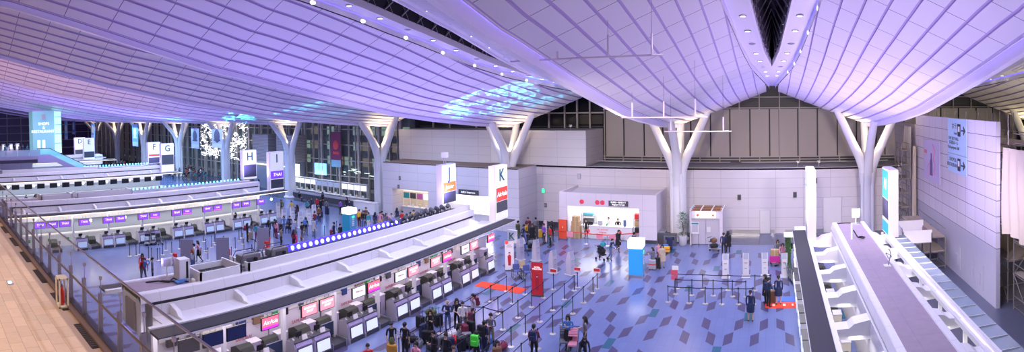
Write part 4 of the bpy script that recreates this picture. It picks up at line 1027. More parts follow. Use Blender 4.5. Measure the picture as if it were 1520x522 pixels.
# red stand banner with a flight attendant, white banner
def pullup(x, y, w, h, m, fig, lab, rz, top=None, txt='', tm=None):
    t = thing('pull_up_banner', lab, 'banner', (x, y, 0), rz)
    MB().box(-w/2, w/2, -.015, .015, .06, h, m).build('sheet', t)
    MB().rbox(-w/2-.03, w/2+.03, -.1, .1, 0, .07, dgrey, .02).build('base', t)
    MB().box(-w/2, w/2, -.03, .03, h, h+.03, steel).build('top_rail', t)
    # printed woman: hair, face, dress
    b = MB(); z = .18*h
    b.prism([(-.09, z), (.09, z), (.13, z+.3*h), (.05, z+.36*h), (-.05, z+.36*h), (-.13, z+.3*h)], 'y', -.022, -.018, fig)
    b.ball((0, -.02, z+.41*h), .07, M('hair_print', (.02, .015, .015), .6), sy=.1, sz=1.2, n=8); b.ball((0, -.03, z+.4*h), .045, M('face_print', (.75, .5, .4), .6), sy=.1, sz=1.2, n=8); b.build('figure_print', t)
    text('lettering', txt, w*.17, (0, -.025, h*.83), '-y', tm or wt, t)
    if top: MB().tube([(-w/2+.13, -.03, h-.12), (-w/2+.13, -.015, h-.12)], .12, top, 16).build('round_mark', t)
pullup(-13.85, 29.45, .72, 2.05, M('banner_red', (.75, .03, .04), .5), M('dress_red', (.55, .02, .03), .5), 'red pull up banner with a woman in red standing on the hall floor', .15, None, 'AirAsia\nWELCOME', wt)
pullup(-17.75, 33.25, .62, 2.1, M('banner_white', (.85, .82, .85), .5), M('dress_red'), 'white pull up banner with a woman in red beside the end of aisle K', .5, aared, 'NOW\nEveryone', ink)
# red carpets
b = MB(); b.box(-18.3, -15.0, 29.4, 30.4, 0, .015, M('carpet_red', (.75, .06, .02), .9)); tag(b.build('red_carpet'), 'bright red carpet strip at the end of aisle K', 'carpet')
b = MB(); b.box(-.5, 1.7, 30.1, 30.95, 0, .015, M('carpet_red')); b.box(-.1, .05, 30.4, 30.7, .015, .02, cream); b.box(.5, .65, 30.4, 30.7, .015, .02, cream); b.box(1.0, 1.1, 30.4, 30.7, .015, .02, cream)
tag(b.build('red_carpet'), 'small red mat with yellow marks under the uniformed staff at the right', 'mat')
b = MB(); b.box(-.1, 1.7, 31.1, 31.9, 0, .015, M('mat_blue', (.08, .16, .5), .9)); b.box(1.3, 1.5, 31.3, 31.6, .015, .02, white); tag(b.build('blue_mat'), 'blue mat behind the small red mat', 'mat')

# self check-in machines
def kioskm(x, y, rz, lab, group='self check in machines'):
    t = thing('self_check_in_machine', lab, 'check-in machine', (x, y, 0), rz, group)
    m = M('machine_lilac', (.5, .47, .56), .4) if 'lilac' in lab else M('machine_white', (.66, .64, .7), .4)
    MB().prism([(-.28, .05), (.22, .05), (.2, 1.0), (.06, 1.55), (-.12, 1.62), (-.2, 1.2)], 'x', -.2, .2, m).build('body', t)
    MB().rbox(-.28, .28, -.36, .32, 0, .06, lgrey, .02).build('foot', t)
    b = MB(); b.prism([(-.3+.12, 1.22), (-.10, 1.6), (-.12, 1.62), (-.21, 1.22)], 'x', -.15, .15, M('machine_screen', (.35, .38, .5), .3)); b.build('screen', t)
    MB().box(-.1, .1, -.26, -.2, .97, 1.02, grey).build('slot', t); MB().box(-.08, .08, -.28, -.22, .62, .66, grey).build('slot', t)
    return t
for k, (x, y) in enumerate(((-3.17, 35.4), (-1.85, 35.6), (-.6, 35.7), (.7, 35.6))): kioskm(x, y, 0, 'white self check in machine behind the belts, %s of four' % ORD[k])
for k, (x, y) in enumerate(((-18.3, 36.0), (-17.1, 36.2), (-14.75, 33.9), (-13.5, 34.0))): kioskm(x, y, 1.2, 'lilac grey self check in machine beyond the red banner, %s of four' % ORD[k])
for k, (px, py) in enumerate(((422, 333), (434, 330), (446, 338), (458, 333), (413, 322), (466, 326))):
    p = at(px, py); kioskm(p.x, p.y, 1.2, 'self check in machine among travellers near sign I, %s of six' % ORD[k])

# ------------------------------------------------------------------ stanchions
SP = {}
def stanchion(x, y, lab, group, metal=True):
    if 'p' not in SP:
        t = thing('belt_stanchion', lab, 'stanchion', (x, y, 0), 0, group)
        MB().tube([(0, 0, .03), (0, 0, .95)], .028, M('post_dark', (.1, .1, .12), .35, .6), 8).build('post', t, smooth=True)
        MB().lathe([(.17, 0), (.17, .015), (.05, .04), (.03, .06)], (0, 0, 0), M('post_base', (.6, .56, .5), .3, .7), 16).build('base', t)
        MB().lathe([(.036, .88), (.036, .98), (.02, .99)], (0, 0, 0), black, 8).build('belt_head', t)
        SP['p'] = t
    else: dup(SP['p'], (x, y, 0), 0, lab, group)
beltm = M('belt_black', (.03, .03, .06), .6)
def belts(pts, name, lab):
    b = MB()
    for (x, y), (u, v) in pts:
        L = math.hypot(u-x, v-y)
        n = 4; P_ = [(x+(u-x)*i/n, y+(v-y)*i/n, .92-.025*math.sin(PI*i/n)) for i in range(n+1)]
        for p, q in zip(P_, P_[1:]): b.add([(p[0], p[1], p[2]-.03), (q[0], q[1], q[2]-.03), (q[0], q[1], q[2]+.02), (p[0], p[1], p[2]+.02)], [(0, 1, 2, 3)], beltm)
    tag(b.build('queue_belt'), lab, 'belt')
rows = {-10.85: [31.85, 31.05, 29.33, 27.61, 26.1, 24.82, 23.02, 21.3, 19.6], -12.1: [31.7, 31.1, 29.47, 27.69, 25.98, 24.26, 22.7, 21.0, 19.4], -13.4: [30.89, 29.3, 27.7, 25.99, 24.26, 22.6, 21.0, 19.4], -14.65: [29.4, 27.72, 26.0, 24.4, 22.7, 21.0, 19.4], -15.95: [29.44, 27.47, 25.7, 24.0, 22.3, 20.6, 19.0]}
for i, (x, L) in enumerate(rows.items()):
    for k, y in enumerate(L): stanchion(x, y, '%s stanchion from the far end, %s belt row from the blue totem side' % (ORD[k], ORD[i]), 'stanchions of the K queue')
    belts([((x, a), (x, c)) for a, c in zip(L, L[1:]) if not (i in (1, 2) and a == L[0])], 'b', 'black queue belt of the %s row from the right before aisle K' % ORD[i])
belts([((-13.4, 24.26), (-14.65, 24.4)), ((-14.65, 24.4), (-15.95, 24.0))], 'b', 'short black cross belt of the K queue')
for k, (x, y) in enumerate(((-12.1, 31.7), (-10.85, 31.85), (-13.4, 30.89))):
    t = thing('queue_sign', 'small red and white sign on a queue post, %s' % ('middle', 'right', 'left')[k], 'sign', (x, y-.02, 1.0), group='small red signs on the queue posts'); MB().box(-.22, .22, -.015, .015, 0, .3, white).build('board', t); MB().box(-.2, .2, -.02, -.015, .1, .28, red).build('sheet', t); MB().tube([(0, 0, -.05), (0, 0, .05)], .02, dgrey, 6).build('clip', t)
R1 = [(-6.11, 30.6), (-4.88, 30.6), (-3.94, 30.61), (-2.99, 30.6), (-2.04, 30.66), (-1.2, 30.7)]
R2 = [(-5.9, 31.95), (-4.91, 31.9), (-3.63, 31.95), (-2.47, 31.9), (-1.67, 31.85)]
R3 = [(-6.0, 32.96), (-4.4, 33.0), (-2.82, 32.97), (-1.17, 32.95), (-.2, 33.0)]
for i, L in enumerate((R1, R2, R3)):
    for k, (x, y) in enumerate(L): stanchion(x, y, '%s stanchion from the queue sign in the %s belt row near the red mat' % (ORD[k], ('front', 'middle', 'back')[i]), 'stanchions of the right queue')
    belts(list(zip(L, L[1:])), 'b', 'black belt along the %s row of the right queue' % ('front', 'middle', 'back')[i])
t = thing('queue_sign', 'stack of red notices on a post at the left end of the right queue', 'sign', (-6.05, 32.4, 0)); MB().tube([(0, 0, 0), (0, 0, 1.1)], .03, dgrey, 6).build('post', t)
MB().box(-.2, .2, -.03, 0, 1.0, 1.35, M('notice_red', (.7, .1, .15), .5)).build('notice', t); MB().box(-.15, .25, -.05, -.02, 1.35, 1.6, white).build('notice', t); MB().box(-.2, .15, -.05, -.03, .75, .98, M('notice_red')).build('notice', t)
Hs = [(-40.74, 16.19), (-40.61, 16.71), (-40.87, 17.12), (-39.22, 17.19), (-38.83, 17.28), (-38.46, 17.62), (-38.5, 17.85), (-39.79, 18.7), (-40.99, 19.58), (-39.75, 19.51), (-40.84, 20.8), (-39.92, 20.95), (-36.78, 20.58), (-38.43, 21.98), (-36.47, 21.02), (-39.76, 23.31), (-41.03, 24.34), (-41.91, 23.77), (-39.02, 22.31), (-40.3, 24.0), (-38.55, 23.42), (-39.1, 24.09), (-37.03, 23.23), (-35.61, 22.64), (-38.02, 24.57), (-37.21, 24.9), (-39.0, 26.0), (-37.5, 26.6), (-40.2, 26.4), (-36.4, 25.4), (-35.2, 24.3), (-41.0, 27.2), (-38.4, 27.8)]
Hs.sort(key=lambda p: math.atan2(p[0], p[1]))
for k, (x, y) in enumerate(Hs): stanchion(x, y, 'slim stanchion on the floor of aisle I, %s from the %s end' % (ORD[k] if k < 17 else ORD[len(Hs)-1-k], 'walkway' if k < 17 else 'facade'), 'stanchions of aisle I')
for k, (px, py) in enumerate(((467, 356), (482, 351), (500, 343), (560, 336), (441, 360), (414, 347))):
    p = at(px, py); stanchion(p.x, p.y, 'slim stanchion behind the blue lamp strip, %s of six' % ORD[k], 'stanchions behind the lamp strip')
# tall grey boards standing in aisle I
for k, (px, py, lab) in enumerate(((278, 391, 'nearest'), (331, 388, 'middle'), (391, 371, 'farthest'))):
    p = at(px, py); t = thing('display_board', 'tall lilac grey display board in aisle I, %s of three' % lab, 'display board', (p.x, p.y, 0), 1.0)
    MB().box(-.5, .5, -.03, .03, .1, 1.85, M('board_grey', (.32, .29, .36), .5)).build('board', t); MB().box(-.5, -.4, -.25, .25, 0, .1, dgrey).box(.4, .5, -.25, .25, 0, .1, dgrey).build('foot', t)
for k, (px, py) in enumerate(((260, 392), (339, 385), (398, 367), (396, 373))):
    p = at(px, py); t = thing('fire_extinguisher', 'small red extinguisher box in aisle I, %s from the left' % ORD[k], 'extinguisher', (p.x, p.y, 0)); MB().rbox(-.16, .16, -.12, .12, .1, .85, red, .03).build('box', t); MB().box(-.13, .13, -.1, .1, 0, .1, dgrey).build('foot', t); MB().box(-.08, .08, -.14, -.12, .4, .6, white).build('label_plate', t)

# ------------------------------------------------------------------ glass-facade counters and recess counters
def booth(x, y, n, lab, w=1.05, rz=0, colr=None):
    t = thing('screen_booth', lab, 'counter booth', (x, y, 0), rz)
    L = n*w
    b = MB(); b.box(0, L, 0, .5, 0, .95, lgrey); b.box(-.05, L+.05, -.1, .55, .95, 1.0, white); b.build('counter', t)
    for k in range(n+1): MB().box(k*w-.03, k*w+.03, .2, .3, 1, 2.6, white).build('frame', t)
    MB().box(-.05, L+.05, .15, .35, 2.55, 2.65, white).build('top_rail', t)
    for k in range(n):
        MB().box(k*w+.08, k*w+w-.08, .16, .2, 1.85, 2.45, (colr or [eglow])[k % len(colr or [1])]).build('screen', t)
        MB().rbox(k*w+.3, k*w+.6, .1, .2, 1.0, 1.3, white if k % 2 else cream, .02).build('desk_item', t)
booth(-56.6, 46.2, 4, 'booth of four screens under number 2 at the left of the glass facade', colr=[scr_wht]); booth(-52.0, 46.0, 4, 'booth of four grey blue screens before the glass facade', colr=[M('scr_gb', (.3, .35, .5), .4, emit=.4)]); booth(-47.3, 45.9, 4, 'booth of four white screens beside the block', colr=[scr_wht])
booth(-36.9, 45.0, 5, 'booth with teal and dark screens in the block recess behind sign J', w=.9, colr=[teal, dgrey, M('scr_pur', (.4, .1, .3), .4, emit=.2), scr_wht, teal])
t = thing('number_sign', 'white sign with number 2 at the glass facade', 'sign', (-55.9, 46.1, 2.7)); MB().box(-.5, .5, 0, .15, 0, 1.6, eglow).build('board', t); text('numeral', '2', 1.0, (0, -.02, .9), '-y', ink, t)
t = thing('flight_board', 'pale blue lit information board before the glass facade', 'screen', (-52.6, 47.4, 3.0)); MB().box(-1.1, 1.1, 0, .15, 0, 1.5, M('board_blue', (.2, .5, .9), .4, emit=1.2, ecol=(.2, .5, 1))).build('screen', t); MB().box(-.25, -.15, -.02, 0, 0, 1.5, white).box(.4, .5, -.02, 0, 0, 1.5, white).build('column_line', t)
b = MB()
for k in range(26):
    x = -50.5+r_.uniform(0, 8); z = 2.9+r_.uniform(0, .9)*(1 if x < -46.5 else .3); b.box(x, x+r_.uniform(.2, .9), 49.5, 49.53, z, z+.05, M('reflection_white', (.8, .95, .85), .4, emit=1.0))  # reflections in the glass, drawn as glowing bars
tag(b.build('glass_reflection'), 'scribbled white reflections low on the glass facade, drawn as glowing bars', 'lettering')
t = thing('aisle_letter_sign', 'small white box sign with letter K at the end of aisle K', 'sign', (-19.3, 36.7, 0)); MB().rbox(-.4, .4, -.1, .1, 1.0, 2.0, white, .03).build('box', t); MB().tube([(0, 0, 0), (0, 0, 1.0)], .04, steel, 6).build('post', t); text('letter', 'K', .8, (0, -.12, 1.5), '-y', lettermat, t)
t = thing('queue_desk', 'long low grey rail counter in front of the screen booths', 'counter', (-57, 44.9, 0)); MB().box(0, 17, 0, .1, .8, 1.0, lgrey).build('rail', t); MB().box(0, 17, .02, .08, .1, .75, dgrey).build('panel', t)
t = thing('white_cabin', 'white box counter beside the block corner', 'counter', (-42.3, 43.0, 0)); MB().rbox(0, 3.2, 0, .7, 0, 1.25, white, .03).build('body', t); MB().box(-.05, 3.25, -.05, .75, 1.25, 1.3, unit_white).build('top', t)
b = MB(); b.box(-29.5, -25.1, 45.0, 45.6, 0, 1.0, lgrey); b.box(-29.55, -25.05, 44.95, 45.65, 1.0, 1.06, white); tag(b.build('service_counter'), 'service counter in the bright white recess behind sign K', 'counter')
t = thing('hanging_sign', 'dark hanging sign with white characters over the bright recess', 'sign', (-27.5, 43.4, 3.1)); MB().box(-1.1, 1.1, 0, .12, 0, .5, dgrey).build('board', t); text('lettering', '出発口 Departures', .2, (0, -.02, .26), '-y', wt, t)
t = thing('wall_picture', 'small framed white notice on the wall of the bright recess', 'notice', (-26.6, 46.55, 1.7)); MB().box(-.4, .4, 0, .04, 0, .7, dgrey).build('frame', t); MB().box(-.35, .35, -.01, 0, .05, .65, white).build('sheet', t)
o = MB().box(-29.5, -28.7, 46.4, 46.59, 0, 2.1, lgrey).build('door_5'); struct(o, 'grey door in the bright recess', 'door')
for k, (x, z) in enumerate(((-36.0, 4.2), (-24.2, 3.5), (-36.2, 3.3), (-21.3, 1.9))):
    t = thing('wall_speaker', 'small grey device on the block wall, %s' % ('upper left', 'right of sign K', 'lower left', 'by the corner')[k], 'device', (x, 43.58 if k < 3 else 47.48, z)); MB().rbox(-.12, .12, -.06, 0, -.2, .2, dgrey, .02).build('body', t); MB().box(-.08, .08, -.07, -.06, -.12, .12, grey).build('grille', t)
for k, (x, z, m, lab) in enumerate(((-21.5, 3.3, M('exit_green'), 'green exit light on the back wall left of the shop'), (-17.8, 4.4+.4, lgrey, 'round clock shaped device high on the back wall'), (-3.0, 3.2, dgrey, 'small grey speaker on the back wall right of the kiosk'), (-.1+2, 3.4, dgrey, 'small grey speaker on the back wall behind the plant screen'), (3.7, 4.6, dgrey, 'dark dome camera on the back wall'), (2.9, 4.55, white, 'white dome camera on the back wall'))):
    t = thing('wall_device', lab, 'device', (x, 47.45, z)); MB().rbox(-.14, .14, -.06, .0, -.22, .22, m, .03).build('body', t); MB().box(-.17, .17, -.01, .04, -.25, .25, grey).build('backplate', t)
# ------------------------------------------------------------------ mezzanine walkway and glass railing
ZM = 6.4
pav = Mgrid('mezzanine_paver', (.8, .63, .48), (.5, .38, .28), (.62, .31, 0), .012, off=(0, 3.4, 0), rough=.55, var=.16, noise=.15, nscale=6, stagger=(0, 1, .5))
b = MB(); b.box(-75, -2, -9, 3.42, 6.0, ZM, pav); struct(b.build('floor'), 'beige stone paver walkway of the upper level at the left', 'floor')
b = MB(); b.box(-75, -2, 3.42, 3.56, 6.0, ZM, M('kerb_beige', (.5, .38, .3), .5)); b.box(-75, -2, 3.72, 3.86, 6.0, ZM+.06, M('kerb_brown', (.2, .13, .1), .4)); b.box(-75, -2, 3.86, 4.02, 5.6, ZM+.1, dsteel); b.box(-75, -2, 3.56, 3.72, 6.0, ZM-.01, M('kerb_beige'))
struct(b.build('trim_21'))
for n in range(11):
    x = -11.4-n*2.46
    t = thing('floor_grate', 'dark slotted floor grate along the railing, %s from the near end' % ORD[n], 'grate', (x, 3.64, ZM-.01), group='floor grates on the walkway')
    MB().box(-1.35, .1, -.09, .09, 0, .012, black).build('pan', t)
    b = MB(); [b.box(-1.35+k*.11, -1.35+k*.11+.05, -.09, .09, .012, .02, M('grate_bar', (.1, .08, .07), .5)) for k in range(13)]; b.build('bars', t)
t = thing('floor_light', 'small square lit marker set in the walkway pavers', 'floor light', (-16.5, 2.6, ZM)); MB().box(-.2, .2, -.09, .09, 0, .01, steel).build('frame', t); MB().box(-.13, .1, -.06, .06, .01, .014, M('marker', (.7, .95, 1), .4, emit=1.2)).build('lens', t)
rl = thing('glass_railing', 'long glass railing with steel posts and handrail along the walkway', 'railing', (0, 3.95, ZM))
x = -8.09+1.25*2; n = 0
pm = M('rail_post', (.3, .28, .29), .3, .8)
while x > -62:
    MB().box(x-.03, x+.03, -.05, .05, -.3, 1.0, pm).build('post', rl)
    b = MB(); b.tube([(x, .02, 1.0), (x, .02, 1.32)], .012, pm, 6); b.box(x-.03, x+.03, -.01, .05, 1.3, 1.38, pm); b.build('clip', rl)
    MB().box(x-1.2, x-.05, .02, .035, .04, 1.62, glass).build('glass_pane', rl)
    x -= 1.25; n += 1
MB().tube([(-62, -.1, .86), (-5, -.1, .86)], .028, M('handrail', (.25, .2, .18), .3, .8), 10).build('handrail', rl)
MB().box(-62, -5, .005, .05, 1.62, 1.645, pm).build('top_rail', rl)
MB().box(-62, -5, -.07, .0, .0, .07, pm).build('bottom_rail', rl)
t = thing('extinguisher_cabinet', 'white framed cabinet holding a red fire extinguisher at the railing', 'cabinet', (-14.1, 3.62, ZM))
b = MB(); [b.box(x, x+.04, y, y+.04, 0, .78, cream) for x in (-.2, .16) for y in (-.12, .1)]; b.box(-.2, .2, -.12, .14, .74, .78, cream); b.box(-.2, .2, -.12, .14, 0, .04, cream); b.build('frame', t)
MB().lathe([(.06, .05), (.07, .1), (.07, .4), (.03, .48), (.02, .52)], (.02, 0, 0), red, 12).build('extinguisher', t, smooth=True); MB().tube([(.02, 0, .5), (-.05, -.04, .55), (-.1, -.04, .3)], .015, black, 6).build('hose', t)

# far left deck, stair tower and escalator
deck = thing('upper_deck', 'upper level deck with glass balustrade at the far left', 'deck', (-80, 0, 0))
MB().box(-25, 0, -14, 17.4, 5.0, 5.55, M('deck_grey', (.42, .42, .5), .4)).build('slab', deck)
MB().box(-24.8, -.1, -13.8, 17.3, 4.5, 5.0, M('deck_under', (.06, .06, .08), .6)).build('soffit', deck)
b = MB(); [b.box(-.02, .02, y, y+1.7, 5.5, 6.45, M('deck_glass', (.45, .65, .7), .1, alpha=.55)) for y in [-12+1.75*i for i in range(17)]]; b.build('glass_balustrade', deck)
MB().box(-20, -1.5, 10.5, 16.8, 0, 4.5, Mgrid('deck_wall', (.75, .72, .74), (.5, .48, .5), (0, 3, 2.3), .04)).build('wall', deck)
for k, y in enumerate((13.2, 15.0)):
    MB().box(-1.5, -1.4, y, y+.9, 1.6, 3.2, black).build('dark_window', deck)
tw = thing('lift_tower', 'pale teal lift tower with shops and restaurants lettering at the far left', 'tower', (-86, 19.6, 0))
tt = M('tower_teal', (.25, .5, .55), .35, emit=.25, ecol=(.25, .6, .65))
b = MB(); b.box(-3, 0, -1.7, 1.9, 5.4, 12.3, tt); b.build('shaft', tw)
b = MB(); b.box(-3, .2, 1.9, 3.0, 5.4, 12.2, M('tower_glass', (.5, .9, .85), .2, emit=.5, ecol=(.5, .95, .9))); [b.box(.2, .25, 1.9, 3.0, z, z+.08, teal) for z in (7, 8.5, 10, 11.3)]; b.build('glass_bay', tw)
text('lettering', 'SHOPS\n&\nRESTAURANTS', .62, (.06, .1, 9.6), '+x', wt, tw)
for y in (-1.0, -.2): MB().box(0, .05, y, y+.5, 6.3, 7.6, M('tower_screen', (.7, .9, .9), .3, emit=.5)).build('lit_panel', tw)
MB().rbox(0, .3, -.2, .4, 11.0, 11.8, lgrey, .05).build('speaker', tw)
es = thing('escalator', 'white sided escalator descending to the hall at the far left', 'escalator', (-81, 17.4, 0))
side = M('escalator_side', (.55, .5, .72), .4)
MB().prism([(0, 4.5), (0, 5.6), (2.0, 5.6), (12.5, 0.4), (13.5, .3), (13.5, 0), (11.5, 0), (3.2, 4.3)], 'x', 0, .12, side).prism([(0, 4.5), (0, 5.6), (2.0, 5.6), (12.5, 0.4), (13.5, .3), (13.5, 0), (11.5, 0), (3.2, 4.3)], 'x', -1.5, -1.38, side).build('truss_side', es)
MB().prism([(0, 5.6), (0, 6.5), (2.0, 6.5), (12.8, 1.2), (13.4, .9), (13.4, .35), (12.5, .4), (2.0, 5.6)], 'x', .05, .08, M('esc_glass', (.3, .75, .85), .1, alpha=.55, emit=.3, ecol=(.2, .7, .9))).build('glass_side', es)
b = MB(); b.tube([(.06, 0, 6.52), (.06, 2, 6.52), (.06, 12.8, 1.22), (.06, 13.4, .95)], .05, black, 6); b.build('handrail', es)
b = MB(); [b.box(-1.38, 0, 2+k*.35, 2.35+k*.35, 5.35-k*.175, 5.5-k*.175, dgrey) for k in range(30)]; b.build('step', es)

# ------------------------------------------------------------------ hanging light bars under the roof
lbm = M('light_bar', (.85, .75, .8), .4)
def lightbar(x0, x1, y0, y1, z, rods, lab):
    t = thing('hanging_bar', lab, 'hanging bar', (0, 0, 0))
    MB().tube([(x0, y0, z), (x1, y1, z)], .035, lbm, 8).build('bar', t)
    for f, hz in rods:
        x, y = x0+(x1-x0)*f, y0+(y1-y0)*f
        b = MB(); b.tube([(x, y, z), (x, y, z+hz)], .04, lbm, 8); b.build('upright', t)
        MB().tube([(x, y, z+hz), (x, y, z+hz+2.3)], .006, dgrey, 4).build('wire', t)
lightbar(-9.42, -3.65, 18, 18, 13.15, ((.33, .7), (.66, .75), (.93, .75)), 'thin white bar hung on wires high above the hall, nearest of three')
lightbar(-7.6, -3.2, 26.5, 26.5, 10.82, ((.13, .75), (.5, .8), (.86, .9)), 'thin white bar hung on wires before the column top, middle one')
lightbar(-6.1, -2.3, 30, 30, 9.93, ((.1, .7), (.88, .8)), 'short thin white bar lowest in front of the column')

# ------------------------------------------------------------------ people
SKIN = M('skin', (.62, .4, .28), .6)
HAIRS = {'black': M('hair_black', (.012, .01, .01), .5), 'brown': M('hair_brown', (.12, .05, .025), .5), 'red': M('hair_red', (.35, .07, .03), .5)}
def build_body(pose):
    """one continuous skinned body; returns (mesh, head transform). Faces -Y. Slots: skin, top, bottom, shoes"""
    V = []; E_ = []; R_ = []; Lb = []
    def add(p, r, par, lab):
        V.append(Vector(p)); R_.append(r if isinstance(r, tuple) else (r, r)); Lb.append(lab)
        if par is not None: E_.append((par, len(V)-1))
        return len(V)-1
    sit = pose == 'sit'
    hz = .5 if sit else .93
    lean = {'push': -.12, 'bend': -.38, 'walk': -.04}.get(pose, 0)
    pel = add((0, 0, hz), (.15, .105), None, 2)
    w = add((0, lean*.3, hz+.14), (.125, .09), pel, 1)
    ch = add((0, lean*.8, hz+.34-abs(lean)*.15), (.15, .1), w, 1)
    sh = add((0, lean*1.1, hz+.47-abs(lean)*.3), (.1, .07), ch, 1)
    nk = add((0, lean*1.25-.005, hz+.55-abs(lean)*.35), .048, sh, 0)
    hc = Vector((0, lean*1.45-.02, hz+.655-abs(lean)*.45))
    h1 = add(hc+Vector((0, 0, -.035)), (.062, .07), nk, 0)
    h2 = add(hc+Vector((0, .01, .035)), (.075, .088), h1, 0)
    h3 = add(hc+Vector((0, .012, .085)), (.05, .06), h2, 0)
    ns = add(hc+Vector((0, -.1, -.01)), .011, h1, 0)
    for s in (-1, 1): add(hc+Vector((s*.085, .015, 0)), .012, h2, 0)
    P_ = {
     'stand': [((.19, 0, -.03), (.215, .03, -.3), (.2, -.04, -.55))]*2,
     'cross': [((.19, 0, -.03), (.25, -.06, -.28), (.03, -.2, -.2))]*2,
     'phone': [((.19, 0, -.03), (.23, -.02, -.3), (.09, -.25, -.2)), ((.19, 0, -.03), (.23, -.02, -.3), (.06, -.23, -.24))],
     'walk': [((.19, 0, -.03), (.22, -.14, -.28), (.2, -.3, -.42)), ((.19, 0, -.03), (.23, .16, -.27), (.22, .17, -.52))],
     'push': [((.19, 0, -.03), (.23, -.1, -.3), (.2, -.38, -.36))]*2,
     'bend': [((.18, -.02, -.06), (.2, -.2, -.3), (.14, -.35, -.5))]*2,
     'sit': [((.19, 0, -.03), (.23, -.03, -.3), (.13, -.27, -.38))]*2,
     'hold': [((.19, 0, -.03), (.23, -.02, -.3), (.16, -.26, -.3)), ((.19, 0, -.03), (.215, .03, -.3), (.2, -.04, -.55))],
    }[pose]
    S = V[sh]
    for s, (a, e, h) in zip((-1, 1), P_):
        a = add(S+Vector((s*a[0], a[1], a[2])), .055, sh, 1)
        e = add(S+Vector((s*e[0], e[1], e[2])), .042, a, 1)
        hd = Vector((s*h[0], h[1], h[2]))
        w_ = add(S+hd, .027, e, 3.5)
        d = (V[w_]-V[e]).normalized()
        o = Vector((s, 0, 0)) if abs(d.x) < .6 else Vector((0, 0, 1))
        o = (o-d*o.dot(d)).normalized(); n = d.cross(o)
        pm_ = add(V[w_]+d*.05, (.034, .022), w_, 0)
        for k, (off, ln) in enumerate(((-.027, .065), (-.009, .08), (.009, .076), (.027, .06))):
            f1 = add(V[pm_]+d*.035+o*off, .009, pm_, 0)
            add(V[f1]+d*ln*.85+n*.012, .0075, f1, 0)
        add(V[pm_]+o*-.045*1+d*.02, .009, pm_, 0)
    L_ = {
     'walk': [((.09, -.02, -.05), (.1, -.16, -.43), (.1, -.16, -.84)), ((.09, .02, -.05), (.1, .05, -.44), (.1, .33, -.8))],
     'push': [((.09, -.02, -.05), (.1, -.14, -.43), (.1, -.1, -.85)), ((.09, .02, -.05), (.1, .06, -.44), (.1, .26, -.82))],
     'sit': [((.09, -.04, 0), (.12, -.42, .0), (.12, -.42, -.42))]*2,
     'bend': [((.1, 0, -.05), (.13, -.06, -.45), (.13, .04, -.85))]*2,
    }.get(pose, [((.09, 0, -.05), (.1, -.01, -.44), (.105, .02, -.85))]*2)
    for s, (a, k, f) in zip((-1, 1), L_):
        B = V[pel]
        a = add(B+Vector((s*a[0], a[1], a[2])), .088, pel, 2)
        k = add(B+Vector((s*k[0], k[1], k[2])), .056, a, 2)
        f = add(B+Vector((s*f[0], f[1], f[2])), .038, k, 2)
        hl_ = add(V[f]+Vector((0, .02, -.045)), .034, f, 3)
        add(V[f]+Vector((s*.02, -.13, -.05)), .03, hl_, 3)
    me = bpy.data.meshes.new('body_src'); me.from_pydata([v[:] for v in V], E_, []); me.update()
    o = bpy.data.objects.new('body_src', me); C.objects.link(o)
    o.modifiers.new('s', 'SKIN'); o.modifiers['s'].use_smooth_shade = True; o.modifiers['s'].branch_smoothing = .6
    sk = me.skin_vertices[0].data
    for i, r in enumerate(R_): sk[i].radius = r
    sk[0].use_root = True
    o.modifiers.new('u', 'SUBSURF').levels = 1; o.modifiers['u'].render_levels = 1
    dg = bpy.context.evaluated_depsgraph_get(); ev = o.evaluated_get(dg)
    m = bpy.data.meshes.new_from_object(ev)
    C.objects.unlink(o); bpy.data.objects.remove(o)
    # material by nearest bone
    segs = []
    par = {b_: a_ for a_, b_ in E_}
    for i in range(1, len(V)): segs.append((V[par[i]], V[i], Lb[i]))
    m.materials.clear()
    for k in range(5): m.materials.append(SKIN)
    for p in m.polygons:
        c = p.center; best = None
        for a, b_, l in segs:
            ab = b_-a; t = max(0, min(1, (c-a).dot(ab)/max(1e-9, ab.dot(ab)))); dd = (c-(a+ab*t)).length
            if best is None or dd < best[0]: best = (dd, l)
        l = best[1]
        p.material_index = {0: 0, 1: 1, 2: 2, 3: 3, 3.5: 4}[l]
        p.use_smooth = True
    m.name = 'body_'+pose
    zmin = min(v.co.z for v in m.vertices)
    for v in m.vertices: v.co.z -= zmin
    return m, hc-Vector((0, 0, zmin))
BODY = {}
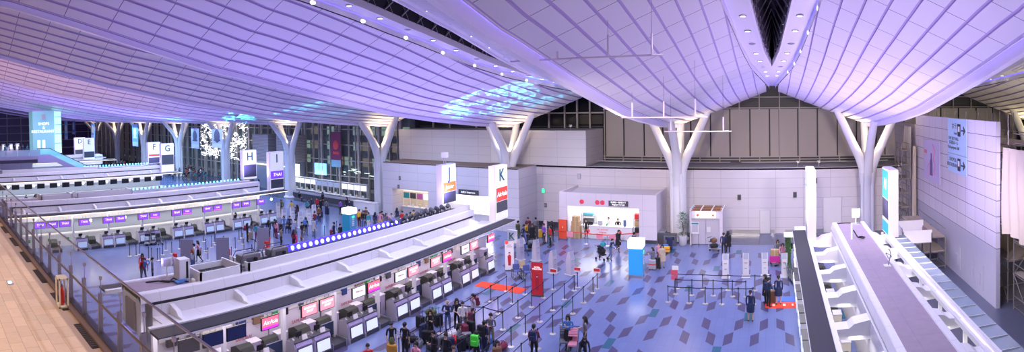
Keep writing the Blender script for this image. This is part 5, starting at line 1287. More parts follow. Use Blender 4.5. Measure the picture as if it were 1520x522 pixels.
def hair_mesh(kind):
    b = MB()
    if kind == 'bald': b.lathe([(.084, -.03), (.088, 0), (.086, .02)], (0, .03, 0), SKIN, 12, sx=.9, sy=.9)
    else:
        prof = [(.03, .135), (.07, .12), (.094, .085), (.1, .04), (.098, .0)]
        vs = []; n = 14
        for r, z in prof:
            for k in range(n):
                a = 2*PI*k/n; f = math.sin(a)   # front is -Y
                zz = z
                if f < -.45: zz = max(z, .045)
                vs.append((r*math.cos(a)*.92, .012+r*f*1.08, zz+.0))
        b.add(vs, [(i*n+k, i*n+(k+1) % n, (i+1)*n+(k+1) % n, (i+1)*n+k) for i in range(len(prof)-1) for k in range(n)]+[tuple(range(n))], SKIN)
        if kind == 'short': b.tube([(-.07, .05, .0), (0, .1, -.045), (.07, .05, .0)], [.03, .04, .03], SKIN, 8); b.tube([(0, .07, .03), (0, .06, -.05)], .055, SKIN, 8)
        if kind == 'long':
            b.tube([(0, .05, .05), (0, .075, -.05), (0, .1, -.18), (0, .1, -.3)], [.08, .085, .075, .03], SKIN, 10)
            for s in (-1, 1): b.tube([(s*.075, .0, .05), (s*.088, .0, -.06), (s*.08, -.01, -.2)], [.03, .03, .015], SKIN, 7)
        if kind == 'tail': b.tube([(0, .09, .05), (0, .15, .03), (0, .14, -.12)], [.03, .035, .012], SKIN, 8); b.tube([(0, .06, .03), (0, .06, -.05)], .05, SKIN, 8)
        if kind == 'scarf': b.tube([(0, .03, .06), (0, .03, -.06), (0, .01, -.14), (0, 0, -.22)], [.1, .105, .12, .15], SKIN, 12)
    me = b.build('tmp'); m = me.data; m.name = 'hair_'+kind; bpy.data.objects.remove(me)
    m.polygons.foreach_set('use_smooth', [True]*len(m.polygons))
    return m
HM = {}
def eyes_mesh():
    b = MB(); d = M('eye_dark', (.02, .015, .01), .4)
    for s in (-1, 1): b.ball((s*.03, -.078, .012), .009, d, n=6)
    b.box(-.02, .02, -.078, -.072, -.045, -.038, M('lip', (.45, .15, .13), .5))
    me = b.build('tmp'); m = me.data; m.name = 'face_features'; bpy.data.objects.remove(me); return m
EY = eyes_mesh()
def cmat(c):
    if not isinstance(c, tuple): return c
    return M('cloth_%02d_%02d_%02d' % tuple(int(v*99) for v in c), c, .8)
CL = dict(navy=(.02, .03, .09), black=(.012, .012, .016), grey=(.16, .16, .19), lgrey=(.4, .4, .44), white=(.75, .74, .74), red=(.65, .02, .03), maroon=(.2, .02, .05), purple=(.25, .1, .5), pink=(.75, .3, .4), yellow=(.85, .5, .03), olive=(.09, .1, .03), teal=(.03, .3, .35), blue=(.08, .2, .5), jean=(.07, .12, .28), beige=(.5, .4, .3), brown=(.2, .1, .05), lilac=(.5, .42, .55), mustard=(.5, .25, .03), green=(.05, .3, .1), khaki=(.22, .19, .13))
SKIRT = {}
STOOD = []
def person(x, y, face, pose, top, bottom, label, hair='short', hcol='black', h=1.68, sleeve=True, extra=None, shoes='black', z=0, far=False, group=None, scale=None):
    """face: direction the person looks, degrees clockwise from the camera side (0 = towards -Y)"""
    if pose not in BODY: BODY[pose] = build_body(pose)
    m, hc = BODY[pose]
    for _ in range(12):
        if all(abs(x-a)+abs(y-b_) > .62 or abs(z-c) > 1 for a, b_, c in STOOD): break
        y += .28; x += .05
    STOOD.append((x, y, z))
    if hair not in HM: HM[hair] = hair_mesh(hair)
    t = bpy.data.objects.new('person', m); C.objects.link(t)
    t.location = (x, y, z); t.rotation_euler = (0, 0, face*D2R)
    s = h/1.72; t.scale = (s*1.08, s*1.08, s)
    mats = [SKIN, cmat(CL.get(top, top)), cmat(CL.get(bottom, bottom)), cmat(CL.get(shoes, shoes)), cmat(CL.get(top, top)) if sleeve else SKIN]
    for i, mm in enumerate(mats):
        t.material_slots[i].link = 'OBJECT'; t.material_slots[i].material = mm
    tag(t, label, 'person', group)
    hh = bpy.data.objects.new('hair', HM[hair]); C.objects.link(hh); hh.parent = t; hh.location = hc
    hm = HAIRS.get(hcol) or cmat(CL.get(hcol, (.1, .1, .05)))
    if hair == 'bald': hm = SKIN
    hh.material_slots[0].link = 'OBJECT'; hh.material_slots[0].material = hm
    if not far:
        e = bpy.data.objects.new('face_features', EY); C.objects.link(e); e.parent = t; e.location = hc
    if extra in ('skirt', 'coat'):
        key = extra
        if key not in SKIRT:
            b = MB()
            if extra == 'skirt': b.lathe([(.16, 1.0), (.19, .88), (.21, .7), (.2, .52), (.19, .52), (.14, .9)], (0, 0, 0), SKIN, 16, sy=.75)
            else: b.lathe([(.13, 1.42), (.21, 1.36), (.215, 1.2), (.19, 1.05), (.23, .8), (.26, .5), (.25, .5), (.15, 1.0)], (0, .01, 0), SKIN, 16, sy=.72)
            q = b.build('tmp', smooth=True); SKIRT[key] = q.data; q.data.name = extra; bpy.data.objects.remove(q)
        k = bpy.data.objects.new(extra, SKIRT[key]); C.objects.link(k); k.parent = t
        k.material_slots[0].link = 'OBJECT'; k.material_slots[0].material = mats[2] if extra == 'skirt' else mats[1]
        if extra == 'skirt':
            t.material_slots[2].material = SKIN if bottom != 'black' else cmat((.05, .04, .05))
    return t

def backpack(p, face, col, lab, z=1.02, s=1.0):
    """rucksack on the back of a person standing at p and looking along face"""
    t = thing('backpack', lab, 'backpack', (p[0], p[1], z), face*D2R)
    m = cmat(CL.get(col, col))
    MB().rbox(-.16*s, .16*s, .13, .13+.17*s, 0, .44*s, m, .06).build('body', t)
    MB().rbox(-.12*s, .12*s, .13+.16*s, .13+.22*s, .04, .24*s, m, .03).build('pocket', t)
    for q in (-1, 1): MB().tube([(q*.1, .15, .38), (q*.11, 0, .44), (q*.1, -.12, .3), (q*.12, .1, .04)], .018, m, 5).build('strap', t)
    return t
def suitcase(x, y, rz, col, lab, w=.45, d=.26, h=.65, band=None, z=0, hnd=True, group=None):
    t = thing('suitcase', lab, 'suitcase', (x, y, z), rz*D2R, group)
    m = cmat(CL.get(col, col))
    b = MB(); b.rbox(-w/2, w/2, -d/2, d/2, .06, h, m, .05); [b.rbox(-w/2+.06+k*(w-.12)/4-.012, -w/2+.06+k*(w-.12)/4+.012, -d/2-.008, d/2+.008, .12, h-.06, m, .004) for k in range(5)]; b.build('shell', t)
    for sx in (-1, 1):
        for sy in (-1, 1): MB().wheel((sx*(w/2-.06), sy*(d/2-.05), .035), .035, .03, rubber, n=8).build('wheel', t)
    if hnd: MB().tube([(-.1, d/2-.05, h), (-.1, d/2-.05, h+.32), (.1, d/2-.05, h+.32), (.1, d/2-.05, h)], .012, dsteel, 6).build('handle', t)
    if band: MB().box(-w/2-.01, w/2+.01, -d/2-.01, d/2+.01, h*.5, h*.5+.06, cmat(CL.get(band, band))).build('band', t)
    return t
def softbag(x, y, rz, col, lab, L=.6, w=.32, h=.34, z=0):
    t = thing('travel_bag', lab, 'bag', (x, y, z), rz*D2R)
    m = cmat(CL.get(col, col))
    MB().tube([(-L/2, 0, h/2), (-L*.42, 0, h/2), (0, 0, h/2+.01), (L*.42, 0, h/2), (L/2, 0, h/2)], [h*.3, h*.48, h*.52, h*.48, h*.3], m, 10).build('body', t, smooth=True)
    for q in (-1, 1): MB().tube([(-L*.22, q*.06, h*.9), (-L*.12, q*.05, h*1.3), (L*.12, q*.05, h*1.3), (L*.22, q*.06, h*.9)], .014, m, 5).build('handle', t)
    return t
def trolley(x, y, rz, lab):
    """airport luggage trolley, handle at +Y, platform towards -Y"""
    t = thing('luggage_trolley', lab, 'trolley', (x, y, 0), rz*D2R)
    MB().box(-.26, .26, -.5, .3, .17, .2, steel).build('platform', t)
    b = MB(); b.tube([(-.26, .3, .2), (-.26, .42, .98), (.26, .42, .98), (.26, .3, .2)], .018, steel, 7); b.tube([(-.26, .35, .5), (.26, .35, .5)], .014, steel, 6); b.tube([(-.26, .38, .75), (.26, .38, .75)], .014, steel, 6); b.build('frame', t)
    MB().tube([(-.28, .43, 1.0), (.28, .43, 1.0)], .025, red if 'red' in lab else dgrey, 8).build('handle', t)
    b = MB(); b.box(-.24, .24, .18, .2, .7, .95, dsteel); b.box(-.24, .24, .2, .38, .7, .72, dsteel); b.build('basket', t)
    for q in ((-.22, .25), (.22, .25), (0, -.42)):
        MB().wheel((q[0], q[1], .08), .08, .035, rubber).build('wheel', t)
    return t
def wheelchair(x, y, rz, lab, col=(.1, .12, .35)):
    t = thing('wheelchair', lab, 'wheelchair', (x, y, 0), rz*D2R)
    for s in (-1, 1):
        b = MB(); R_ = .3
        pts = [(s*.3, R_*math.cos(2*PI*k/16), .31+R_*math.sin(2*PI*k/16)) for k in range(17)]
        b.tube(pts, .022, rubber, 6, cap=False); [b.tube([(s*.3, 0, .31), (s*.3, R_*math.cos(a), .31+R_*math.sin(a))], .005, steel, 4) for a in [k*PI/4 for k in range(8)]]; b.wheel((s*.3, 0, .31), .04, .06, steel, axis='x'); b.build('wheel', t)
        MB().wheel((s*.22, -.42, .08), .08, .03, rubber, axis='x').build('castor', t)
    b = MB(); [b.tube([(s*.23, .2, .92), (s*.23, .15, .5), (s*.23, .15, .3), (s*.23, -.4, .15)], .015, steel, 6) for s in (-1, 1)]; [b.tube([(s*.25, .15, .7), (s*.25, -.2, .7), (s*.25, -.22, .48)], .02, dgrey, 6) for s in (-1, 1)]; b.build('frame', t)
    MB().rbox(-.22, .22, -.25, .15, .46, .52, cmat(col), .02).build('seat', t); MB().rbox(-.22, .22, .14, .18, .52, .9, cmat(col), .02).build('backrest', t)
    return t
def stroller(x, y, rz, lab, col):
    t = thing('stroller', lab, 'stroller', (x, y, 0), rz*D2R); m = cmat(CL.get(col, col))
    b = MB(); [b.tube([(s*.22, .45, 1.0), (s*.22, .1, .5), (s*.22, -.4, .12)], .015, dsteel, 6) for s in (-1, 1)]; [b.tube([(s*.22, -.1, .55), (s*.22, .35, .1)], .015, dsteel, 6) for s in (-1, 1)]; b.tube([(-.22, .45, 1.0), (.22, .45, 1.0)], .02, black, 6); b.build('frame', t)
    MB().prism([(-.3, .35), (.1, .35), (.25, .85), (.18, .88), (.05, .45), (-.3, .42)], 'x', -.2, .2, m).build('seat', t)
    b = MB(); [b.tube([(-.21, .2-.26*math.sin(a), .72+.26*math.cos(a)), (.21, .2-.26*math.sin(a), .72+.26*math.cos(a))], .05, m, 6) for a in (0, .35, .7, 1.05, 1.4)]; b.build('hood', t)
    for s in (-1, 1):
        for yy in (-.4, .35): MB().wheel((s*.22, yy, .1), .1, .03, rubber, axis='x').build('wheel', t)
    return t

def P(px, py, h=1.68):
    """floor position of someone whose head top is at the photo's pixel"""
    p = at(px, py, h); return p.x, p.y
def folk(px, py, face, pose, top, bottom, label, **k):
    x, y = P(px, py, (1.25 if pose == 'sit' else 1.5 if pose == 'bend' else k.get('h', 1.68))); return person(x, y, face, pose, top, bottom, label, **k), (x, y)

# queue group at the bottom
o, q = folk(664, 443.5, 15, 'cross', 'navy', 'jean', 'bald man in navy jacket and jeans with folded arms in the K queue', hair='bald', h=1.74)
o, q = folk(677.5, 442, 60, 'hold', 'black', 'black', 'woman in black top with long dark hair beside the bald man', hair='long', sleeve=False)
o, q = folk(686.6, 446.5, 30, 'hold', 'white', 'grey', 'man in white T-shirt and grey trousers in the K queue', sleeve=False)
o, q = folk(702, 435, -35, 'stand', 'lilac', 'black', 'woman in pale lilac hoodie with a red backpack in the K queue', hair='tail')
backpack(q, -35, 'maroon', 'dark red backpack on the woman in the lilac hoodie')
o, q = folk(638.3, 458.3, 50, 'phone', 'black', 'black', 'person in black looking at a phone behind the stacked bags', hair='long', h=1.6)
o, q = folk(728.3, 463.6, 10, 'phone', 'grey', 'khaki', 'person in grey shirt with a black cross strap by the far belt post')
b = MB(); b.tube([(-.16, -.02, 1.36), (-.02, -.17, 1.15), (.14, -.12, .95)], .02, black, 5); tag(b.build('shoulder_strap', loc=(q[0], q[1], 0)), 'black strap across the grey shirt', 'strap')
o, q = folk(718.7, 475, 170, 'stand', 'navy', 'navy', 'person in navy T-shirt seen from behind with a black backpack', sleeve=False)
backpack(q, 170, 'black', 'large black backpack on the person in the navy T-shirt', s=1.15)
o, q = folk(706.8, 490, 190, 'stand', 'black', 'black', 'person in black with a bright green backpack at the bottom edge', hair='short', h=1.62)
backpack(q, 190, (.08, .75, .05), 'bright green backpack on a person in black', s=1.1)
o, q = folk(681.3, 479, 110, 'phone', 'grey', 'black', 'woman in grey top with long hair touching her face among the bags', hair='long', h=1.62)
o, q = folk(661.5, 493, 10, 'hold', 'black', 'black', 'man in black jacket holding a cup among the bags', h=1.66)
o, q = folk(643.3, 489.5, -10, 'phone', 'black', 'black', 'person in black tapping a phone left of the man with a cup', h=1.64, hair='short')
o, q = folk(580.6, 477, 60, 'stand', 'black', 'black', 'man in plain black T-shirt at the left of the K queue', sleeve=False)
o, q = folk(593.5, 480, 190, 'stand', 'black', 'black', 'man in black T-shirt with white print on his back', sleeve=False)
t = thing('shirt_print', 'white slogan print on the back of a black T-shirt', 'print', (q[0], q[1], 1.1), (190+180)*D2R); text('lettering', 'THE\nTEAM\nTOUR\n2019', .1, (0, -.135, .15), '-y', white, t)
o, q = folk(581.4, 500, 200, 'stand', 'mustard', 'mustard', 'woman in olive headscarf and mustard dress at the bottom left', hair='scarf', hcol='olive', extra='coat', h=1.58)
o, q = folk(617.5, 506.5, 0, 'sit', 'pink', 'white', 'girl in pale pink T-shirt crouching at the bottom of the queue', hair='tail', sleeve=False)
o, q = folk(545.6, 509, 60, 'hold', 'red', 'black', 'woman in red shirt with tied hair at the bottom edge', hair='tail', h=1.6)
o, q = folk(737.4, 504, 60, 'hold', 'brown', 'brown', 'person in brown coat at the right of the bottom crowd', hair='long', extra='coat', h=1.6)
o, q = folk(673, 512, 20, 'stand', 'black', 'black', 'brown haired person cut off by the bottom edge', hcol='brown', h=1.6)
o, q = folk(792.1, 480, 190, 'hold', 'maroon', 'black', 'man in maroon T-shirt with a dark backpack between the belts', sleeve=False, h=1.7)
backpack(q, 190, 'navy', 'navy backpack on the man in the maroon T-shirt')
o, q = folk(843, 466, 10, 'cross', 'blue', 'black', 'woman in blue blouse and black skirt with folded arms', hair='long', extra='skirt')
o, q = folk(868, 468.5, -60, 'hold', 'grey', 'black', 'woman in grey top gesturing beside the pushchairs', hair='long', sleeve=False)
o, q = folk(864, 491, 30, 'bend', 'black', 'black', 'person in black coat leaning over the pink pushchair', hair='long')
x, y = at(838, 517).x, at(838, 517).y
stroller(x, y, 20, 'grey pushchair with a child beside the woman in blue', 'grey'); person(x, y+.02, 20, 'sit', 'khaki', 'khaki', 'small child sitting in the grey pushchair', hair='short', h=.95, z=.12)
stroller(at(851, 521).x, at(851, 521).y, 10, 'pink hooded pushchair at the bottom edge', 'pink')
# luggage pile of the queue
pile = [(624, 487, 'black', 'suitcase'), (633, 492, 'black', 'bag'), (640, 480, 'olive', 'bag'), (651, 484, 'black', 'suitcase'), (628, 500, 'navy', 'suitcase'), (612, 508, 'black', 'bag'), (603, 516, 'black', 'suitcase'), (621, 515, 'grey', 'bag'), (634, 510, 'black', 'suitcase'), (646, 513, 'black', 'bag'), (656, 518, 'grey', 'suitcase'), (671, 500, 'white', 'bag'), (673, 510, 'red', 'bag'), (690, 500, 'maroon', 'suitcase'), (699, 495, 'black', 'suitcase'), (714, 497, 'black', 'bag'), (693, 513, 'grey', 'suitcase'), (727, 506, 'blue', 'bag'), (700, 517, 'black', 'bag'), (722, 518, 'black', 'suitcase'), (745, 519, 'maroon', 'bag'), (685, 519, 'black', 'suitcase'), (641, 521, 'black', 'bag'), (668, 521, 'navy', 'suitcase')]
cn = {}
for k, (px, py, c, kd_) in enumerate(pile):
    p = at(px, py); cn[(c, kd_)] = cn.get((c, kd_), -1)+1
    lab = '%s %s in the K queue luggage pile, %s such from the back' % (c, 'travel bag' if kd_ == 'bag' else 'suitcase', ORD[cn[(c, kd_)]])
    if kd_ == 'bag': softbag(p.x, p.y, 40*k, c, lab)
    else: suitcase(p.x, p.y, 25*k, c, lab)
suitcase(*at(697, 482)[:2], 10, 'maroon', 'maroon suitcase with tall handle beside the woman in the lilac hoodie', h=.7)
softbag(*at(640, 476)[:2], 20, 'olive', 'olive green travel bag lying on top behind the person with a phone', z=.3)
softbag(*at(727, 500)[:2], 0, (.75, .1, .15), 'multicoloured carrier bag beside the person in grey shirt', L=.4, z=.2)
# staff and uniformed people right
o, q = folk(1113.8, 430, 175, 'stand', 'navy', 'navy', 'uniformed woman in navy skirt suit standing alone on the hall floor', hair='tail', extra='skirt', h=1.66)
o.material_slots[2].material = SKIN
o, q = folk(1135.6, 406.5, -80, 'stand', 'black', 'black', 'woman in long black coat on the red mat', hair='long', extra='coat')
o, q = folk(1140.7, 411, 130, 'phone', 'navy', 'black', 'traveller in navy with phone and small backpack on the red mat')
backpack(q, 130, 'navy', 'small navy backpack on the traveller on the red mat', s=.9)
suitcase(*at(1145, 449)[:2], 20, 'brown', 'brown suitcase on the red mat', h=.7)
o, q = folk(1155.5, 408, 185, 'stand', 'navy', 'navy', 'uniformed woman with green scarf standing on the mat', hair='tail', extra='skirt')
o, q = folk(1154.3, 355, 20, 'stand', 'grey', 'black', 'woman in grey top behind the magenta suitcase', hair='long')
o, q = folk(1161.8, 358, 0, 'push', 'pink', 'navy', 'woman in pink jacket pushing the loaded trolley', hair='long')
o, q = folk(1171.6, 354.5, 200, 'walk', 'black', 'black', 'traveller in dark coat with black backpack walking by the plant screen')
backpack(q, 200, 'black', 'black backpack on the traveller near the plant screen')
p = at(1150, 393); trolley(p.x, p.y, 10, 'luggage trolley with magenta suitcase and cardboard box')
suitcase(p.x, p.y-.15, 0, (.6, .03, .3), 'magenta suitcase lying on the trolley', w=.75, d=.35, h=.5, z=.2, hnd=False)
b = MB(); b.box(-.28, .28, -.2, .2, 0, .42, cb); b.box(-.04, .04, -.21, .21, 0, .425, M('parcel_tape')); tag(b.build('cardboard_box', loc=(p.x, p.y-.1, .72)), 'cardboard box on top of the magenta suitcase', 'box')
suitcase(*at(1164, 388)[:2], 0, 'red', 'red suitcase on the floor beside the pink jacket', h=.8)
for k in range(4):
    p = at(1176+k*2.2, 412); trolley(p.x, p.y-.42*k, 90, 'nested empty trolley with orange handle in the row by the right island, %s' % ORD[k])
# couple at kiosk
folk(1074, 344.6, 185, 'stand', 'navy', 'black', 'man in dark suit at the kiosk, left of the couple'); folk(1077.6, 344.8, 170, 'stand', 'black', 'black', 'person in dark coat at the kiosk, right of the couple', hair='long', extra='coat')
p = at(1060, 372); trolley(p.x, p.y, 60, 'loaded trolley beside the dark suited couple'); softbag(p.x, p.y, 20, 'black', 'black bag on the trolley beside the couple', z=.22); softbag(p.x, p.y+.1, 60, 'brown', 'dark brown bag on top of the couple trolley', z=.6, L=.45)
# women left of kiosk
folk(968.6, 366.2, -60, 'phone', 'grey', 'grey', 'woman in grey coat with phone behind a grey suitcase', hair='long', extra='coat', h=1.55)
folk(982.6, 362, 30, 'hold', 'beige', 'beige', 'woman in long beige coat seen with a black suitcase', hair='long', extra='coat')
folk(977.6, 359, 0, 'stand', 'pink', 'maroon', 'woman in pink jacket behind the beige coat', hair='short', h=1.55)
suitcase(*at(968.5, 400)[:2], 0, 'lgrey', 'silver grey suitcase with a red band', band='red', h=.72, w=.5)
suitcase(*at(975.5, 399)[:2], 10, 'black', 'black suitcase beside the silver grey one', h=.8)
suitcase(*at(988, 374)[:2], 0, 'blue', 'blue child suitcase near the bins', h=.6); suitcase(*at(990, 375)[:2], 0, 'yellow', 'yellow and red bag near the bins', h=.5, band='red'); suitcase(*at(994, 371)[:2], 0, 'navy', 'tall navy suitcase next to the bins', h=1.0)
# shop front
folk(905.7, 352, 75, 'push', 'navy', 'jean', 'traveller in navy coat pushing a loaded pushchair in front of the shop', hair='short')
p = at(893, 385); stroller(p.x, p.y, 70, 'black pushchair loaded with bags in front of the shop', 'black'); softbag(p.x, p.y, 30, 'black', 'black bag hung on the loaded pushchair', z=.45); softbag(p.x+.1, p.y+.1, 80, 'teal', 'green grey bag on top of the pushchair', z=.95, L=.4)
folk(917.5, 340, 60, 'walk', 'black', 'black', 'person in long black coat walking past the shop counter', hair='short', extra='coat', h=1.74)
folk(941.3, 344, 150, 'stand', 'navy', 'black', 'person in navy partly hidden behind the blue totem', hair='short')
x, y = -14.2, 45.0; person(x, y, 0, 'hold', 'white', 'grey', 'shop clerk in white shirt behind the counter', hair='short'); person(x+.85, y, 10, 'phone', 'black', 'black', 'shop clerk in black behind the counter', hair='short', h=1.6)
person(-15.9, 43.9, 0, 'stand', 'black', 'black', 'dark figure standing at the shop doorway beside the boxes', hair='short')
# crowd left of the shop
for args in (
 (768.7, 327, 160, 'stand', 'olive', 'black', 'person in olive coat at the left of the group by the block wall'),
 (776.4, 332, 120, 'walk', 'navy', 'jean', 'person in navy jacket walking by the block wall'),
 (783.7, 322, 20, 'hold', 'maroon', 'maroon', 'tall person in maroon coat in the group by the wall'),
 (795.2, 322, 200, 'stand', 'grey', 'black', 'person in grey behind the yellow suitcase'),
 (790, 331, 30, 'stand', 'black', 'black', 'person in black between maroon coat and yellow suitcase'),
 (807, 331, -30, 'hold', 'purple', 'navy', 'person in purple jacket beside the green suitcase'),
 (816.5, 333.6, -50, 'hold', 'red', 'black', 'woman in bright red jacket by the menu board'),
 (818.8, 327.5, 180, 'stand', 'black', 'black', 'person in black standing behind the red jacket'),
 (771.5, 333, 60, 'stand', 'yellow', 'black', 'small person in yellow top near the block wall'),
 (778.9, 347, -60, 'push', 'white', 'jean', 'woman in white jumper pushing a trolley near the machines')):
    folk(*args, hair=('long' if args[1] % 2 > 1 else 'short'), **({'extra': 'coat'} if 'coat' in args[6] else {}))
folk(758.6, 343.2, 90, 'hold', 'black', 'black', 'dark haired staff member behind the white pull up banner')
p = at(789, 372); trolley(p.x, p.y, -60, 'trolley with dark bags pushed by the woman in white'); softbag(p.x, p.y, 10, 'black', 'black bag on the trolley of the woman in white', z=.2); softbag(p.x, p.y+.05, 50, 'grey', 'grey bag on the trolley of the woman in white', z=.5)
suitcase(*at(801.8, 353)[:2], 10, 'yellow', 'yellow suitcase in the group left of the shop', h=.75); suitcase(*at(811, 352)[:2], 0, 'green', 'dark green suitcase between purple and red jackets', h=.8)
wheelchair(*at(767, 412)[:2], 40, 'wheelchair with blue seat left of the red banner'); wheelchair(*at(782, 414)[:2], 40, 'wheelchair with blue seat partly behind the red banner'); wheelchair(*at(775, 407)[:2], 30, 'wheelchair with beige seat behind the other two', col=(.5, .4, .25))
wheelchair(*at(235.5, 362)[:2], 90, 'wheelchair in front of the white desks of aisle I', col=(.05, .05, .06))
p = at(219, 363); trolley(p.x, p.y, 60, 'luggage trolley with slatted basket before the desks of aisle I'); trolley(p.x-.1, p.y+.5, 60, 'second luggage trolley before the desks of aisle I')
# travellers near sign I and the lamp strip
G_ = [(398.2, 326, 200, 'stand', 'black', 'black', 'person in black at the counter near sign I'), (403.4, 325, 190, 'stand', 'black', 'navy', 'person in black and navy near sign I'), (409.7, 326, 180, 'stand', 'pink', 'maroon', 'woman in pink with an orange bag near sign I'), (421.2, 319.5, 60, 'hold', 'blue', 'jean', 'man in pale blue shirt among the machines'), (429.8, 319.5, 20, 'stand', 'navy', 'black', 'person in navy among the machines'), (438.4, 324, -40, 'stand', 'lgrey', 'grey', 'person in light grey among the machines'), (435.6, 340, 180, 'stand', 'maroon', 'black', 'person in maroon with a pink suitcase near the lamp strip'), (449.9, 345.5, 30, 'bend', 'lgrey', 'jean', 'red haired child bending near the lamp strip'), (432.7, 297, 10, 'walk', 'yellow', 'black', 'person in yellow jacket walking before the glass facade'), (441.7, 303, -70, 'walk', 'navy', 'navy', 'person in navy striding before the glass facade'), (438, 307, 40, 'sit', 'navy', 'jean', 'person in navy sitting near the yellow jacket'), (448, 328.5, 100, 'hold', 'black', 'grey', 'person in black leaning on a machine'), (453.8, 322, 200, 'stand', 'black', 'black', 'person in black with a blue backpack'), (465.2, 323, 0, 'stand', 'lgrey', 'grey', 'woman in light grey dress right of the blue backpack'), (444.2, 284, 100, 'sit', 'black', 'black', 'person in black seated at the foot of the column'), (417.4, 295.5, 30, 'stand', 'olive', 'black', 'person in dark olive behind the end of aisle I'), (462.4, 292, 30, 'stand', 'navy', 'black', 'person in navy at the left of the booth queue'), (467.2, 292.5, 0, 'stand', 'red', 'black', 'person in red jacket at the booth queue'), (461.4, 300.5, 200, 'stand', 'black', 'black', 'person in black in front of the booth queue'), (475.8, 294, 180, 'stand', 'black', 'black', 'broad person in black in the middle of the booth queue'), (484.4, 295.5, 200, 'stand', 'grey', 'black', 'person in grey with a blue suitcase at the booth queue'), (478.7, 284.5, 0, 'stand', 'black', 'black', 'staff in black and white behind the booth counter'), (467, 313, 180, 'stand', 'maroon', 'black', 'person in dark maroon behind the luggage trolley'), (473, 305, 20, 'stand', 'brown', 'black', 'person in brown in the middle of the booth queue'), (456, 296, 50, 'stand', 'teal', 'black', 'person in dark teal at the left of the booth queue'), (495.5, 329, -70, 'hold', 'navy', 'navy', 'person in navy left of the teal totem'), (504.7, 331.5, 90, 'stand', 'black', 'black', 'person in black beside the teal totem'), (514.7, 292.5, 0, 'stand', 'black', 'black', 'person in black at the booth counter above the totem'), (518.4, 296, 30, 'stand', 'navy', 'black', 'person in navy at the booth counter above the totem'), (505.2, 296, 180, 'stand', 'purple', 'black', 'person in purple top left of the pair above the totem'), (525.7, 306, 0, 'stand', 'red', 'red', 'person in red right of the teal totem'), (539.1, 312, 20, 'stand', 'black', 'jean', 'person in black T-shirt in the queue at the block corner'), (546.9, 314.5, 0, 'stand', 'teal', 'white', 'person in teal top in the queue at the block corner'), (552.9, 315, 180, 'stand', 'navy', 'jean', 'person in navy and jeans in the queue at the block corner'), (557.3, 315, 30, 'stand', 'pink', 'yellow', 'person in pink and yellow in the queue at the block corner'), (563.3, 313, 200, 'stand', 'black', 'jean', 'person in black and jeans in the queue at the block corner'), (572.8, 316, 90, 'stand', 'grey', 'pink', 'person in grey with a pink bag in the queue at the block corner'), (533, 310, 180, 'stand', 'yellow', 'black', 'person in yellow at the left of the block corner queue'), (543, 307, 0, 'stand', 'brown', 'black', 'person in brown at the back of the block corner queue'), (589, 308, 180, 'stand', 'navy', 'navy', 'man in navy standing before the screen booths'), (597, 312.5, 0, 'stand', 'red', 'black', 'person in red before the screen booths'), (581, 316, 30, 'stand', 'lilac', 'black', 'person in lilac left of the screen booths'), (603.6, 316.5, 180, 'stand', 'teal', 'black', 'person in teal before the screen booths'), (609, 314, 200, 'stand', 'white', 'black', 'person in white before the screen booths'), (614, 311, 0, 'stand', 'yellow', 'black', 'person in yellow before the screen booths'), (211.1, 374.5, 60, 'walk', 'red', 'black', 'woman in red jacket with black bag walking in aisle I'), (212.9, 381, 50, 'walk', 'red', 'grey', 'person in red top walking in front in aisle I'), (219.8, 381.8, 160, 'stand', 'grey', 'black', 'person in grey with blue backpack in aisle I'), (294.4, 356, -40, 'walk', 'pink', 'black', 'woman in pink blouse and black skirt walking in aisle I'), (287.7, 361, -20, 'stand', 'white', 'grey', 'person in white shirt beside the pink blouse'), (284.9, 369, -50, 'stand', 'lgrey', 'jean', 'red haired person in grey with shoulder bag in aisle I'), (366.8, 330.5, 160, 'stand', 'black', 'black', 'person in black with a red backpack near the desks of aisle I'), (373.8, 327.5, 180, 'stand', 'grey', 'lgrey', 'grey haired person in grey at the desks of aisle I'), (380.5, 331, 190, 'stand', 'teal', 'maroon', 'person in dark teal with pink bag at the desks of aisle I'), (349.5, 315, 0, 'sit', 'black', 'black', 'desk clerk in black behind a white desk of aisle I'), (417, 337, 160, 'stand', 'khaki', 'black', 'person in khaki among the machines near sign I')]
for k, a in enumerate(G_):
    kw = {}
    if 'child' in a[6]: kw['h'] = 1.35
    if 'dress' in a[6]: kw['extra'] = 'coat'
    if 'skirt' in a[6]: kw['extra'] = 'skirt'
    hc_ = 'red' if 'red haired' in a[6] else 'black'
    x, y = P(a[0], a[1], 1.25 if a[3] == 'sit' else kw.get('h', 1.68))
    z = 0
    person(x, y, a[2], a[3], a[4], a[5], a[6], hair='long' if ('woman' in a[6] or 'hair' in a[6] or k % 3 == 0) else 'short', hcol=hc_, z=z, **kw)
    if 'backpack' in a[6]:
        c = 'blue' if 'blue' in a[6] else 'maroon'
        backpack((x, y), a[2], c, '%s backpack on the %s' % (c, a[6].split(' with')[0]))
